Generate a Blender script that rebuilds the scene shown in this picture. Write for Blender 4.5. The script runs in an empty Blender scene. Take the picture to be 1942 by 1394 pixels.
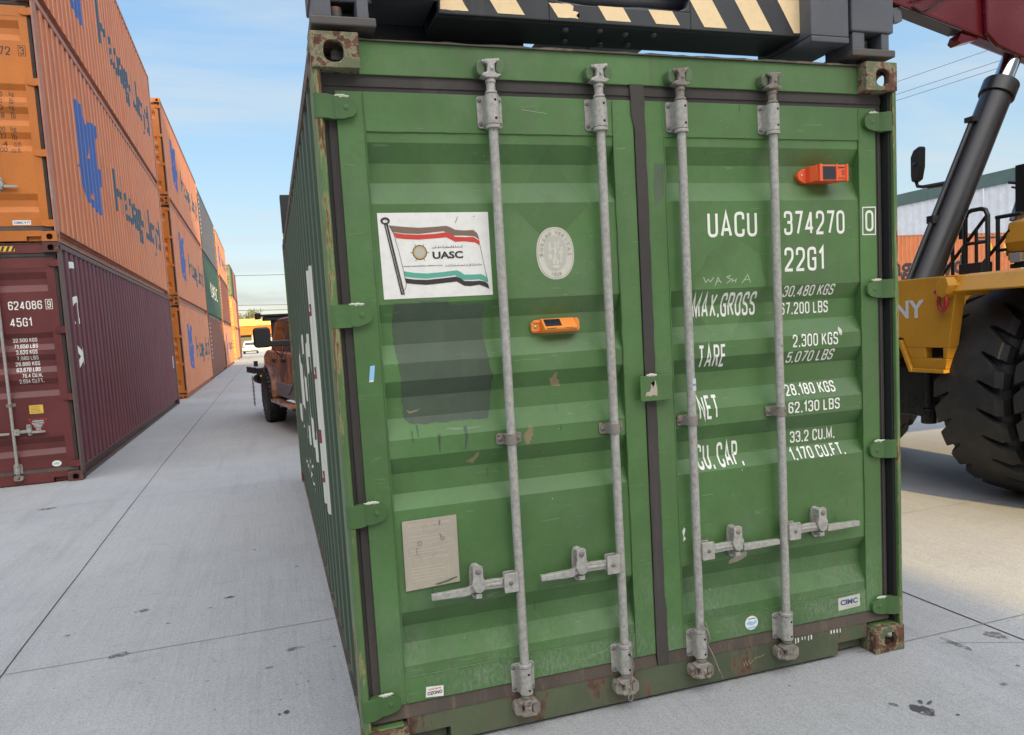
import bpy, bmesh, math, random
from mathutils import Vector, Matrix
random.seed(7)
S = bpy.context.scene
COL = S.collection
R = math.radians

# ------------------------------------------------------------------ camera
cam_d = bpy.data.cameras.new('camera'); cam = bpy.data.objects.new('camera', cam_d); COL.objects.link(cam)
S.camera = cam
yaw, pitch, roll = 0.296836887, -0.0886410428, -0.0589673372
fwd = Vector((math.sin(yaw)*math.cos(pitch), math.cos(yaw)*math.cos(pitch), math.sin(pitch)))
rt = Vector((math.cos(yaw), -math.sin(yaw), 0)); up = rt.cross(fwd)
r2 = math.cos(roll)*rt + math.sin(roll)*up; u2 = -math.sin(roll)*rt + math.cos(roll)*up
cam.matrix_world = Matrix(((r2.x, u2.x, -fwd.x, -1.42597), (r2.y, u2.y, -fwd.y, -2.69276), (r2.z, u2.z, -fwd.z, 1.567497), (0, 0, 0, 1)))
cam_d.sensor_width = 36.0; cam_d.lens = 36.0*1442.8863/1942
cam_d.shift_x = 8.239/1942; cam_d.shift_y = 51.322/1942
cam_d.clip_start = 0.05; cam_d.clip_end = 3000
S.render.resolution_x = 1024; S.render.resolution_y = 735

# ------------------------------------------------------------------ sun, sky, exposure
SUN_AZ, SUN_EL = R(177.5), R(15)          # azimuth clockwise from +Y
to_sun = Vector((math.sin(SUN_AZ)*math.cos(SUN_EL), math.cos(SUN_AZ)*math.cos(SUN_EL), math.sin(SUN_EL)))
sun_d = bpy.data.lights.new('sun', 'SUN'); sun_d.energy = 5.0; sun_d.angle = R(0.6); sun_d.color = (1.0, 0.72, 0.3)
sun = bpy.data.objects.new('sun', sun_d); COL.objects.link(sun)
sun.rotation_euler = to_sun.to_track_quat('Z', 'Y').to_euler(); sun.location = to_sun*60
W = bpy.data.worlds.new('World'); S.world = W; W.use_nodes = True
wn, wl = W.node_tree.nodes, W.node_tree.links
for n in list(wn): wn.remove(n)
wo = wn.new('ShaderNodeOutputWorld'); bg = wn.new('ShaderNodeBackground'); sky = wn.new('ShaderNodeTexSky')
sky.sky_type = 'NISHITA'; sky.sun_disc = False; sky.sun_elevation = SUN_EL; sky.sun_rotation = SUN_AZ
sky.air_density = 1.0; sky.dust_density = 0.6; sky.ozone_density = 2.0; sky.altitude = 20
bg.inputs['Strength'].default_value = 0.15
# thin cloud: streaks of cirrus high up, a low bank over the horizon
tc = wn.new('ShaderNodeTexCoord'); sep = wn.new('ShaderNodeSeparateXYZ'); wl.new(tc.outputs['Generated'], sep.inputs[0])
def wmath(op, a, b=None, clamp=False):
    n = wn.new('ShaderNodeMath'); n.operation = op; n.use_clamp = clamp
    for i, v in enumerate((a, b)):
        if v is None: continue
        if isinstance(v, (int, float)): n.inputs[i].default_value = v
        else: wl.new(v, n.inputs[i])
    return n.outputs[0]
zc = wmath('MAXIMUM', sep.outputs[2], 0.02)
px_ = wmath('DIVIDE', sep.outputs[0], wmath('ADD', zc, 0.12)); py_ = wmath('DIVIDE', sep.outputs[1], wmath('ADD', zc, 0.12))
cmb = wn.new('ShaderNodeCombineXYZ'); wl.new(px_, cmb.inputs[0]); wl.new(py_, cmb.inputs[1])
mp = wn.new('ShaderNodeMapping'); mp.inputs['Rotation'].default_value = (0, 0, R(-28)); mp.inputs['Scale'].default_value = (0.42, 1.25, 1); wl.new(cmb.outputs[0], mp.inputs[0])
cn = wn.new('ShaderNodeTexNoise'); cn.inputs['Scale'].default_value = 1.15; cn.inputs['Detail'].default_value = 7; cn.inputs['Roughness'].default_value = 0.56; cn.inputs['Distortion'].default_value = 0.6
wl.new(mp.outputs[0], cn.inputs['Vector'])
cr = wn.new('ShaderNodeMapRange'); cr.inputs[1].default_value = 0.44; cr.inputs[2].default_value = 0.7; cr.interpolation_type = 'SMOOTHSTEP'; wl.new(cn.outputs['Fac'], cr.inputs[0])
mp2 = wn.new('ShaderNodeMapping'); mp2.inputs['Scale'].default_value = (9, 9, 34); mp2.inputs['Location'].default_value = (3.3, 1.7, 0.4); wl.new(tc.outputs['Generated'], mp2.inputs[0])
cn2 = wn.new('ShaderNodeTexNoise'); cn2.inputs['Scale'].default_value = 1.0; cn2.inputs['Detail'].default_value = 6; wl.new(mp2.outputs[0], cn2.inputs['Vector'])
cr2 = wn.new('ShaderNodeMapRange'); cr2.inputs[1].default_value = 0.5; cr2.inputs[2].default_value = 0.72; cr2.interpolation_type = 'SMOOTHSTEP'; wl.new(cn2.outputs['Fac'], cr2.inputs[0])
low = wn.new('ShaderNodeMapRange'); low.inputs[1].default_value = 0.1; low.inputs[2].default_value = 0.045; wl.new(sep.outputs[2], low.inputs[0])
bank = wmath('MULTIPLY', wmath('MULTIPLY', cr2.outputs[0], low.outputs[0]), 0.55)
# haze: pale towards the horizon, mixed over the clear sky
hz_ = wn.new('ShaderNodeValToRGB'); e = hz_.color_ramp.elements
e[0].position = 0.0; e[0].color = (0.62, 0.60, 0.52, 1); e[1].position = 1.0; e[1].color = (0.16, 0.36, 0.66, 1)
for p_, c_ in ((0.06, (0.60, 0.62, 0.57, 1)), (0.16, (0.44, 0.60, 0.66, 1)), (0.30, (0.30, 0.52, 0.72, 1)), (0.5, (0.2, 0.42, 0.72, 1))):
    q_ = e.new(p_); q_.color = c_
wl.new(sep.outputs[2], hz_.inputs[0])
hzm = wn.new('ShaderNodeMixRGB'); hzm.blend_type = 'MULTIPLY'; hzm.inputs[0].default_value = 1; hzm.inputs[2].default_value = (3.5, 3.5, 3.7, 1); wl.new(hz_.outputs[0], hzm.inputs[1])
mixh = wn.new('ShaderNodeMixRGB'); mixh.inputs[0].default_value = 0.8; wl.new(sky.outputs[0], mixh.inputs[1]); wl.new(hzm.outputs[0], mixh.inputs[2])
mixc = wn.new('ShaderNodeMixRGB'); mixc.inputs[2].default_value = (2.35, 2.6, 2.75, 1)
wl.new(wmath('MULTIPLY', cr.outputs[0], 0.62), mixc.inputs[0]); wl.new(mixh.outputs[0], mixc.inputs[1])
mixb = wn.new('ShaderNodeMixRGB'); mixb.inputs[2].default_value = (1.9, 1.75, 1.6, 1)
wl.new(bank, mixb.inputs[0]); wl.new(mixc.outputs[0], mixb.inputs[1])
# bright cloud out of view, overhead and sunward, added to lift the ambient light
ov = wn.new('ShaderNodeMapRange'); ov.interpolation_type = 'SMOOTHSTEP'; ov.inputs[1].default_value = 0.34; ov.inputs[2].default_value = 0.95
wl.new(wmath('ADD', sep.outputs[2], wmath('MULTIPLY', sep.outputs[1], -0.45)), ov.inputs[0])
sg = wn.new('ShaderNodeMapRange'); sg.interpolation_type = 'SMOOTHSTEP'; sg.inputs[1].default_value = 0.1; sg.inputs[2].default_value = 0.8; wl.new(wmath('MULTIPLY', sep.outputs[1], -1.0), sg.inputs[0])
glow = wn.new('ShaderNodeMixRGB'); glow.inputs[1].default_value = (5.6, 5.85, 6.3, 1); glow.inputs[2].default_value = (12.5, 12.1, 11.6, 1); wl.new(sg.outputs[0], glow.inputs[0])
mixo = wn.new('ShaderNodeMixRGB'); wl.new(glow.outputs[0], mixo.inputs[2]); wl.new(ov.outputs[0], mixo.inputs[0]); wl.new(mixb.outputs[0], mixo.inputs[1])
wl.new(mixo.outputs[0], bg.inputs['Color']); wl.new(bg.outputs[0], wo.inputs[0])
S.view_settings.view_transform = 'Standard'; S.view_settings.look = 'None'
S.view_settings.exposure = 1.0; S.view_settings.gamma = 1.0; S.view_settings.use_curve_mapping = False
S.render.engine = 'CYCLES'

# ------------------------------------------------------------------ materials
def newmat(name):
    m = bpy.data.materials.new(name); m.use_nodes = True
    return m, m.node_tree.nodes, m.node_tree.links, m.node_tree.nodes['Principled BSDF']
def rgba(c): return (c[0], c[1], c[2], 1)
def simple(name, col, rough=0.5, metal=0.0, emit=None):
    m, n, l, b = newmat(name)
    b.inputs['Base Color'].default_value = rgba(col); b.inputs['Roughness'].default_value = rough; b.inputs['Metallic'].default_value = metal
    return m
class NG:
    """small helper for wiring shader nodes"""
    def __init__(s, name):
        s.m, s.n, s.l, s.b = newmat(name)
        s.tc = s.n.new('ShaderNodeTexCoord'); s.oi = s.n.new('ShaderNodeObjectInfo')
        ad = s.n.new('ShaderNodeVectorMath'); ad.operation = 'MULTIPLY_ADD'
        s.l.new(s.oi.outputs['Random'], ad.inputs[0]); ad.inputs[1].default_value = (17.3, 9.1, 5.7); s.l.new(s.tc.outputs['Object'], ad.inputs[2])
        s.vec = ad.outputs[0]
    def noise(s, scale, detail=5, rough=0.55, sc=None, dist=0.0, off=(0, 0, 0)):
        v = s.vec
        mpn = s.n.new('ShaderNodeMapping'); mpn.inputs['Location'].default_value = off
        if sc: mpn.inputs['Scale'].default_value = sc
        s.l.new(v, mpn.inputs[0])
        t = s.n.new('ShaderNodeTexNoise'); t.inputs['Scale'].default_value = scale; t.inputs['Detail'].default_value = detail
        t.inputs['Roughness'].default_value = rough; t.inputs['Distortion'].default_value = dist
        s.l.new(mpn.outputs[0], t.inputs['Vector']); return t.outputs['Fac']
    def ramp(s, f, a, b, lo=0.0, hi=1.0):
        r = s.n.new('ShaderNodeMapRange'); r.inputs[1].default_value = a; r.inputs[2].default_value = b
        r.inputs[3].default_value = lo; r.inputs[4].default_value = hi; r.interpolation_type = 'SMOOTHSTEP'
        s.l.new(f, r.inputs[0]); return r.outputs[0]
    def mul(s, a, b):
        m = s.n.new('ShaderNodeMath'); m.operation = 'MULTIPLY'
        for i, v in enumerate((a, b)):
            if isinstance(v, (int, float)): m.inputs[i].default_value = v
            else: s.l.new(v, m.inputs[i])
        return m.outputs[0]
    def mix(s, f, a, b, mode='MIX'):
        x = s.n.new('ShaderNodeMixRGB'); x.blend_type = mode
        for i, v in enumerate((f, a, b)):
            if isinstance(v, (int, float)): x.inputs[i].default_value = v
            elif isinstance(v, tuple): x.inputs[i].default_value = rgba(v)
            else: s.l.new(v, x.inputs[i])
        return x.outputs[0]
    def bump(s, f, strength, dist=0.004):
        b = s.n.new('ShaderNodeBump'); b.inputs['Strength'].default_value = strength; b.inputs['Distance'].default_value = dist
        s.l.new(f, b.inputs['Height']); s.l.new(b.outputs[0], s.b.inputs['Normal'])
    def out(s, col, rough, metal=0.0):
        for k, v in (('Base Color', col), ('Roughness', rough), ('Metallic', metal)):
            if isinstance(v, tuple): s.b.inputs[k].default_value = rgba(v)
            elif isinstance(v, (int, float)): s.b.inputs[k].default_value = v
            else: s.l.new(v, s.b.inputs[k])
        return s.m
def sc3(c, k): return (c[0]*k, c[1]*k, c[2]*k)
def paint(name, col, rough=0.45, var=0.22, rust=0.0, rscale=6.0, dirt=0.25, dirtcol=(0.16, 0.13, 0.1), rustcol=(0.12, 0.045, 0.02), chalk=0.0, bump=0.12, scratch=0.0, bare=None, lowdust=None, ridge=None, rsc=None, dent=0):
    g = NG(name)
    n1 = g.noise(1.7, 8, 0.6); n2 = g.noise(38, 3, 0.6)
    c = g.mix(g.ramp(n1, 0.3, 0.72), sc3(col, 1-var), sc3(col, 1+var*0.7))
    c = g.mix(g.mul(g.ramp(n2, 0.45, 0.7), 0.16), c, sc3(col, 0.6))
    if chalk:
        c = g.mix(g.mul(g.ramp(g.noise(2.6, 7, 0.65, off=(4, 2, 9)), 0.45, 0.75), chalk), c, (0.42, 0.42, 0.38))
    st = g.noise(1.0, 6, 0.65, sc=(17, 17, 0.9), off=(2, 5, 1))
    d = g.mul(g.ramp(st, 0.5, 0.78), g.ramp(g.noise(1.1, 4, off=(7, 1, 3)), 0.36, 0.66))
    c = g.mix(g.mul(d, dirt), c, dirtcol)
    rg = g.ramp(n1, 0.2, 0.9, rough-0.07, rough+0.12)
    if scratch:
        sN = g.noise(1.0, 3, 0.5, sc=(6, 6, 60), dist=1.6, off=(8, 8, 2))
        c = g.mix(g.mul(g.ramp(sN, 0.68, 0.72), scratch), c, (0.5, 0.5, 0.44))
    if lowdust:
        z0_, z1_, am, dc = lowdust
        sz = g.n.new('ShaderNodeSeparateXYZ'); g.l.new(g.tc.outputs['Object'], sz.inputs[0])
        dn = g.mul(g.ramp(g.noise(2.2, 8, 0.7, off=(6, 3, 8)), 0.4, 0.68), g.ramp(g.noise(90, 3, 0.7, sc=(1, 1, 0.4)), 0.3, 0.7))
        c = g.mix(g.mul(g.mul(g.ramp(sz.outputs[2], z1_, z0_), dn), am), c, dc)
    if ridge:  # pale rib band: worn edges on green, painted sky light on orange and maroon
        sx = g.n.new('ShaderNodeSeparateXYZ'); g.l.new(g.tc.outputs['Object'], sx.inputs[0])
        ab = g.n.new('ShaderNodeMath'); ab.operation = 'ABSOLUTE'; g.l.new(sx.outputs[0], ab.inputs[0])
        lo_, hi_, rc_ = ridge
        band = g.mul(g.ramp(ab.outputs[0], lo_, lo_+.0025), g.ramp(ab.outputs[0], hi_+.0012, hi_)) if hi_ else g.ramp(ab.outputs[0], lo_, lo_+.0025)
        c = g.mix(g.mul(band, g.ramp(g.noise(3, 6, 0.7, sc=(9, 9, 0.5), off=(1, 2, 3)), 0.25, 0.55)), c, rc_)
    h = g.mix(0.75, n2, g.noise(0.9, 3, 0.5, off=(5, 5, 2)))
    if rust:
        rn = g.noise(rscale, 10, 0.68, off=(1, 9, 4), sc=rsc)
        lo = 0.74-0.36*rust
        c = g.mix(g.ramp(rn, lo, lo+0.05), c, bare or sc3(rustcol, 2.2))
        rc = g.mix(g.ramp(g.noise(30, 5), 0.35, 0.65), rustcol, sc3(rustcol, 2.0))
        k = g.ramp(rn, lo+0.025, lo+0.075)
        c = g.mix(k, c, rc)
        mx = g.n.new('ShaderNodeMixRGB'); g.l.new(k, mx.inputs[0]); g.l.new(rg, mx.inputs[1]); mx.inputs[2].default_value = (0.9, 0.9, 0.9, 1); rg = mx.outputs[0]
        h = g.mix(0.6, n2, rn)
    if bump: g.bump(h, bump)
    if dent:
        b2 = g.n.new('ShaderNodeBump'); b2.inputs['Strength'].default_value = dent; b2.inputs['Distance'].default_value = 0.035
        g.l.new(g.noise(2.3, 2, 0.4, sc=(1, 1, 0.7), off=(3, 7, 7)), b2.inputs['Height'])
        for nd in g.n:
            if nd.type == 'BUMP' and nd != b2: g.l.new(b2.outputs[0], nd.inputs['Normal'])
    return g.out(c, rg)

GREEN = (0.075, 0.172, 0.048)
M = {}
M['green'] = paint('faded_green_paint', GREEN, 0.46, 0.22, dirt=0.6, dirtcol=(0.1, 0.115, 0.06), chalk=0.09, dent=0.5, rust=0.09, rscale=16, rustcol=(0.1, 0.055, 0.03), scratch=0.14, lowdust=(0.15, 0.75, 0.5, (0.3, 0.33, 0.27)), bump=0.2)
M['green_frame'] = paint('rust_streaked_green_paint', sc3(GREEN, 1.05), 0.5, 0.2, dirt=0.75, dirtcol=(0.11, 0.075, 0.045), rust=0.22, rscale=9, rustcol=(0.09, 0.045, 0.025), chalk=0.1)
M['green_sill'] = paint('grimy_green_paint', (0.09, 0.108, 0.058), 0.65, 0.28, dirt=1.0, dirtcol=(0.1, 0.07, 0.05), rust=0.6, rscale=7, rsc=(1, 1, 0.3), rustcol=(0.075, 0.042, 0.026), bare=(0.13, 0.11, 0.07))
M['green_post'] = paint('scraped_green_paint', (0.1, 0.18, 0.06), 0.5, 0.25, dirt=0.5, dirtcol=(0.1, 0.06, 0.03), rust=0.60, rscale=13, rsc=(1.6, 1.6, 0.2), bare=(0.34, 0.3, 0.13), rustcol=(0.085, 0.042, 0.02))
M['green_cast'] = paint('rusty_cast_steel', (0.125, 0.135, 0.07), 0.65, 0.25, dirt=0.6, dirtcol=(0.1, 0.06, 0.035), rust=0.80, rscale=13, bare=(0.36, 0.28, 0.17), rustcol=(0.075, 0.036, 0.022), bump=0.5)
M['keeper'] = paint('chipped_keeper_paint', (0.1, 0.16, 0.075), 0.6, 0.25, dirt=0.5, rust=0.45, rscale=24, rustcol=(0.075, 0.04, 0.028), bump=0.4)
M['green_side'] = paint('shaded_green_side_paint', (0.034, 0.066, 0.028), 0.72, 0.22, dirt=0.4, dirtcol=(0.06, 0.06, 0.045), rust=0.08, ridge=(1.2085, 0, (0.1, 0.1, 0.085)))  # base green darkened for the shaded side; the ridge tint is wear
M['rail_brown'] = paint('rusty_rail_paint', (0.085, 0.075, 0.055), 0.7, 0.3, dirt=0.8, rust=0.6, rscale=5, rustcol=(0.075, 0.045, 0.032), bare=(0.2, 0.16, 0.12))
M['rubber'] = paint('weathered_rubber', (0.052, 0.045, 0.041), 0.75, 0.25, dirt=0.6, dirtcol=(0.13, 0.11, 0.09), bump=0.3, lowdust=(0.1, 1.0, 0.6, (0.11, 0.085, 0.065)))
M['rubber_low'] = paint('muddy_rubber', (0.095, 0.074, 0.058), 0.85, 0.3, dirt=0.8, dirtcol=(0.2, 0.15, 0.11), bump=0.3)
def galv():
    g = NG('galvanised_steel')
    v = g.noise(60, 4, 0.7); w = g.noise(5, 6, 0.6)
    c = g.mix(g.ramp(v, 0.3, 0.7), (0.32, 0.305, 0.275), (0.48, 0.46, 0.42))
    c = g.mix(g.mul(g.ramp(w, 0.5, 0.75), 0.55), c, (0.26, 0.225, 0.2))
    c = g.mix(g.mul(g.ramp(g.noise(26, 6, 0.7, off=(3, 3, 3)), 0.66, 0.72), 0.7), c, (0.14, 0.08, 0.05))
    g.bump(v, 0.12, 0.002)
    return g.out(c, g.ramp(w, 0.3, 0.8, 0.42, 0.65), 0.25)
M['recess_shade'] = simple('black_recess_shade', (0.012, 0.013, 0.012), 0.8)  # flat black that stands for the shade inside the post recess
M['galv'] = galv()
M['galv_rust'] = paint('rusted_forging', (0.26, 0.23, 0.195), 0.7, 0.3, dirt=0.6, rust=0.5, rscale=22, rustcol=(0.075, 0.045, 0.032), bump=0.5)
M['bolt'] = paint('dull_bolt', (0.2, 0.18, 0.165), 0.6, 0.2, rust=0.35, rscale=40)
M['hinge_green'] = paint('worn_hinge_green', sc3(GREEN, 0.8), 0.5, 0.2, dirt=0.5, dirtcol=(0.06, 0.07, 0.04), rust=0.2, rscale=18)
M['white'] = paint('stencil_white', (0.86, 0.85, 0.78), 0.5, 0.04, dirt=0.15, dirtcol=(0.4, 0.42, 0.34), bump=0)
M['scuff_pale'] = simple('pale_scratch', (0.32, 0.36, 0.24), 0.8)
M['chalk'] = simple('chalk_marks', (0.42, 0.5, 0.36), 0.9)
M['sticker'] = paint('sticker_white', (0.83, 0.81, 0.76), 0.42, 0.05, dirt=0.18, dirtcol=(0.5, 0.46, 0.38), bump=0)
M['sticker_cream'] = paint('sticker_cream', (0.62, 0.6, 0.5), 0.5, 0.08, dirt=0.3, bump=0)
M['ink'] = simple('sticker_ink', (0.035, 0.026, 0.022), 0.5)
M['ink_brown'] = simple('faded_black_ink', (0.21, 0.135, 0.1), 0.5)
M['ink_red'] = simple('red_ink', (0.62, 0.05, 0.035), 0.5)
M['ink_green'] = simple('sea_green_ink', (0.1, 0.4, 0.3), 0.5)
M['ink_gold'] = simple('gold_ink', (0.55, 0.4, 0.14), 0.5)
M['ink_grey'] = simple('grey_ink', (0.36, 0.33, 0.28), 0.6)
M['ink_pale'] = simple('pale_grey_ink', (0.5, 0.475, 0.42), 0.6)
M['ink_blue'] = simple('navy_ink', (0.06, 0.1, 0.26), 0.5)
M['plate'] = paint('dirty_alloy_plate', (0.43, 0.375, 0.295), 0.55, 0.16, dirt=0.35, dirtcol=(0.17, 0.13, 0.1), rust=0.1, rscale=20, bump=0.25)
M['plate_ink'] = simple('worn_plate_print', (0.52, 0.47, 0.38), 0.6)
M['patch'] = paint('grey_green_cover_paint', (0.076, 0.11, 0.07), 0.62, 0.3, dirt=0.6, dirtcol=(0.13, 0.11, 0.07), scratch=0.1)
M['ghost'] = paint('less_faded_green', sc3(GREEN, 0.9), 0.42, 0.12, dirt=0.2, bump=0.1)
M['ghost2'] = paint('scrubbed_green', (0.084, 0.175, 0.055), 0.5, 0.35, dirt=0.5, dirtcol=(0.06, 0.1, 0.04), bump=0.1)
M['graypaint'] = paint('glue_residue', (0.1, 0.145, 0.085), 0.7, 0.3, dirt=0.3)
M['bare'] = paint('bare_primer', (0.3, 0.25, 0.13), 0.7, 0.3, dirt=0.3)
M['drip'] = simple('cover_paint_drip', (0.045, 0.085, 0.05), 0.5)
M['tape'] = simple('blue_tape', (0.3, 0.55, 0.8), 0.4)
M['paletape'] = simple('pale_tape', (0.52, 0.6, 0.62), 0.4)
M['tracker'] = simple('orange_plastic', (0.85, 0.26, 0.035), 0.38)
M['tracker_red'] = simple('red_orange_plastic', (0.82, 0.115, 0.03), 0.36)
M['solar'] = simple('solar_cell', (0.012, 0.014, 0.022), 0.18)
M['steel'] = simple('bright_steel', (0.6, 0.58, 0.55), 0.3, 0.9)
M['dark'] = simple('dark_interior', (0.01, 0.01, 0.01), 0.9)
M['silicone'] = simple('sealant', (0.55, 0.56, 0.46), 0.6)
M['orange'] = paint('orange_container_paint', (0.56, 0.165, 0.02), 0.5, 0.14, dirt=0.3, dirtcol=(0.28, 0.11, 0.04), rust=0.05, rscale=9)
M['orange_side'] = paint('faded_orange_lit_ribs', (0.56, 0.152, 0.04), 0.55, 0.14, dirt=0.4, dirtcol=(0.28, 0.1, 0.05), chalk=0.05, ridge=(1.199, 1.2088, (0.66, 0.33, 0.21)))  # ridge band paints the sky-lit rib slopes into the colour
M['orange_rail'] = paint('scuffed_orange_rail_paint', (0.46, 0.17, 0.095), 0.6, 0.2, dirt=0.4, dirtcol=(0.2, 0.08, 0.05), chalk=0.4, rust=0.3, rscale=7, rsc=(1, 1, .3), bare=(0.55, 0.42, 0.36), rustcol=(0.2, 0.07, 0.04))
M['maroon'] = paint('maroon_container_paint', (0.135, 0.026, 0.024), 0.45, 0.2, dirt=0.35, dirtcol=(0.1, 0.05, 0.04), rust=0.06)
M['maroon_side'] = paint('maroon_side_paint', (0.115, 0.022, 0.03), 0.6, 0.2, dirt=0.35, dirtcol=(0.09, 0.04, 0.04), chalk=0.02, ridge=(1.199, 1.2088, (0.19, 0.08, 0.09)))  # ridge tint paints sky light onto the rib slopes here too
M['brown_side'] = paint('brown_red_side_paint', (0.2, 0.062, 0.045), 0.5, 0.2, dirt=0.35, chalk=0.06)
M['grey_side'] = paint('blue_grey_side_paint', (0.13, 0.125, 0.14), 0.5, 0.2, dirt=0.4)
M['dkgreen_side'] = paint('dark_green_side_paint', (0.03, 0.085, 0.055), 0.5, 0.2, dirt=0.3, chalk=0.05)
M['blackgreen_side'] = paint('blackish_green_side_paint', (0.03, 0.055, 0.036), 0.5, 0.2, dirt=0.3)
M['cast_orange'] = paint('orange_cast_steel', (0.45, 0.15, 0.03), 0.6, 0.2, dirt=0.5, rust=0.4, rscale=9)
M['cast_maroon'] = paint('maroon_cast_steel', (0.1, 0.035, 0.03), 0.65, 0.2, dirt=0.5, rust=0.5, rscale=9)
M['post_maroon'] = paint('scuffed_maroon_paint', (0.13, 0.075, 0.062), 0.65, 0.25, dirt=0.6, dirtcol=(0.22, 0.18, 0.16), rust=0.3, rscale=7, bare=(0.3, 0.24, 0.2))
M['logo_blue'] = paint('faded_blue_lettering', (0.055, 0.115, 0.36), 0.5, 0.12, dirt=0.2, bump=0)
M['logo_teal'] = paint('faded_slate_lettering', (0.045, 0.085, 0.12), 0.5, 0.2, dirt=0.2, bump=0)
M['haz_yellow'] = simple('hazard_yellow', (0.78, 0.5, 0.06), 0.5)
M['spread'] = paint('black_machine_paint', (0.036, 0.038, 0.042), 0.42, 0.25, dirt=0.5, dirtcol=(0.1, 0.09, 0.085), rust=0.1, rscale=10)
M['spread_grey'] = paint('scuffed_grey_machine_paint', (0.092, 0.098, 0.112), 0.42, 0.18, dirt=0.5, dirtcol=(0.07, 0.07, 0.075), rust=0.1, rscale=9)
M['spread_rust'] = paint('worn_steel_shoe', (0.1, 0.085, 0.078), 0.55, 0.25, dirt=0.5, rust=0.4, rscale=9)
M['cream'] = paint('cream_hazard_film', (0.93, 0.7, 0.4), 0.38, 0.04, dirt=0.12, dirtcol=(0.5, 0.4, 0.25), bump=0.03)
M['yellow'] = paint('machine_yellow', (0.52, 0.245, 0.022), 0.4, 0.12, dirt=0.35, dirtcol=(0.16, 0.1, 0.04))
M['yellow_in'] = M['yellow']
M['boom_red'] = paint('dark_red_gloss', (0.12, 0.008, 0.014), 0.24, 0.15, dirt=0.2, dirtcol=(0.05, 0.02, 0.02), bump=0.02)
M['boom_grey'] = paint('dark_grey_gloss', (0.045, 0.05, 0.058), 0.4, 0.15)
M['cylblack'] = paint('black_gloss_cylinder', (0.02, 0.02, 0.023), 0.3, 0.2, dirt=0.45, dirtcol=(0.075, 0.06, 0.045), bump=0.04)
M['chrome'] = simple('chromed_rod', (0.55, 0.56, 0.58), 0.12, 1.0)
M['blackpipe'] = simple('black_tube', (0.015, 0.015, 0.016), 0.35)
def tyre_mat():
    g = NG('dusty_tyre_rubber')
    n = g.noise(9, 7, 0.65); c = g.mix(g.ramp(n, 0.4, 0.75), (0.016, 0.016, 0.017), (0.03, 0.028, 0.026)); g.bump(g.noise(70, 4), 0.2)
    return g.out(c, 0.62)
M['tyre'] = tyre_mat()
M['glass'] = simple('cab_glass', (0.9, 0.95, 0.97), 0.02)
M['glass'].node_tree.nodes['Principled BSDF'].inputs['Transmission Weight'].default_value = 0.96
M['glass'].node_tree.nodes['Principled BSDF'].inputs['IOR'].default_value = 1.08
M['lamp'] = simple('lamp_glass', (0.55, 0.55, 0.53), 0.15, 0.5)
M['frame_blue'] = simple('blue_grey_cab_frame', (0.09, 0.13, 0.2), 0.3)
M['seat'] = simple('blue_grey_seat', (0.2, 0.25, 0.34), 0.7)
M['banner_red'] = simple('dark_red_ink', (0.2, 0.012, 0.02), 0.5)
M['shackle'] = simple('red_shackle', (0.35, 0.02, 0.02), 0.4)
M['logo_white'] = simple('machine_lettering', (0.62, 0.62, 0.63), 0.4)
def rusty_wrap():
    g = NG('brown_orange_body_wrap')
    n = g.noise(1.6, 3, 0.5, sc=(1.5, 1.5, 0.8), dist=0.8)
    c = g.mix(g.ramp(n, 0.44, 0.5), (0.42, 0.17, 0.08), (0.16, 0.085, 0.075)); c = g.mix(g.ramp(g.noise(2.0, 3, sc=(1.4, 1.4, 0.8), off=(5, 5, 5), dist=0.8), 0.56, 0.62), c, (0.55, 0.21, 0.04))
    return g.out(c, 0.22)
M['wrap'] = rusty_wrap()
M['truckwin'] = simple('dark_tinted_window', (0.02, 0.02, 0.022), 0.08)
M['plastic'] = simple('black_plastic', (0.018, 0.018, 0.02), 0.5)
M['deck'] = paint('weathered_deck_board', (0.4, 0.37, 0.34), 0.7, 0.25)
M['rocker'] = paint('grey_lower_body', (0.22, 0.22, 0.23), 0.4, 0.2)
M['carwhite'] = simple('white_car_paint', (0.75, 0.76, 0.78), 0.25)
M['carwin'] = simple('dark_car_glass', (0.02, 0.025, 0.03), 0.08)
M['red_lamp'] = simple('tail_lamp_red', (0.35, 0.02, 0.02), 0.2)
M['roof_yellow'] = paint('yellow_roof_sheet', (0.85, 0.6, 0.1), 0.5, 0.08)
M['fascia'] = paint('orange_fascia_sheet', (0.5, 0.11, 0.004), 0.5, 0.1)
M['wall_cream'] = paint('cream_wall', (0.6, 0.52, 0.4), 0.8, 0.08)
M['wall_dark'] = paint('dark_roller_door', (0.09, 0.085, 0.075), 0.7, 0.15)
M['wall_navy'] = simple('navy_panel', (0.03, 0.035, 0.06), 0.5)
M['wall_white'] = paint('weathered_white_cladding', (0.8, 0.8, 0.81), 0.7, 0.08, dirt=0.5, dirtcol=(0.4, 0.39, 0.38))
M['band_green'] = paint('grey_green_trim', (0.1, 0.16, 0.14), 0.6, 0.12)
M['tan'] = paint('tan_sheet', (0.5, 0.4, 0.26), 0.7, 0.1)
M['wire'] = simple('power_cable', (0.05, 0.05, 0.055), 0.6)
M['leaf'] = paint('dry_foliage', (0.12, 0.12, 0.045), 0.8, 0.5, bump=0)
M['trunk'] = paint('bark', (0.12, 0.09, 0.06), 0.9, 0.3)
M['blocker_grey'] = paint('grey_blocker_sheet', (0.4, 0.4, 0.4), 0.6, 0.1)
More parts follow.
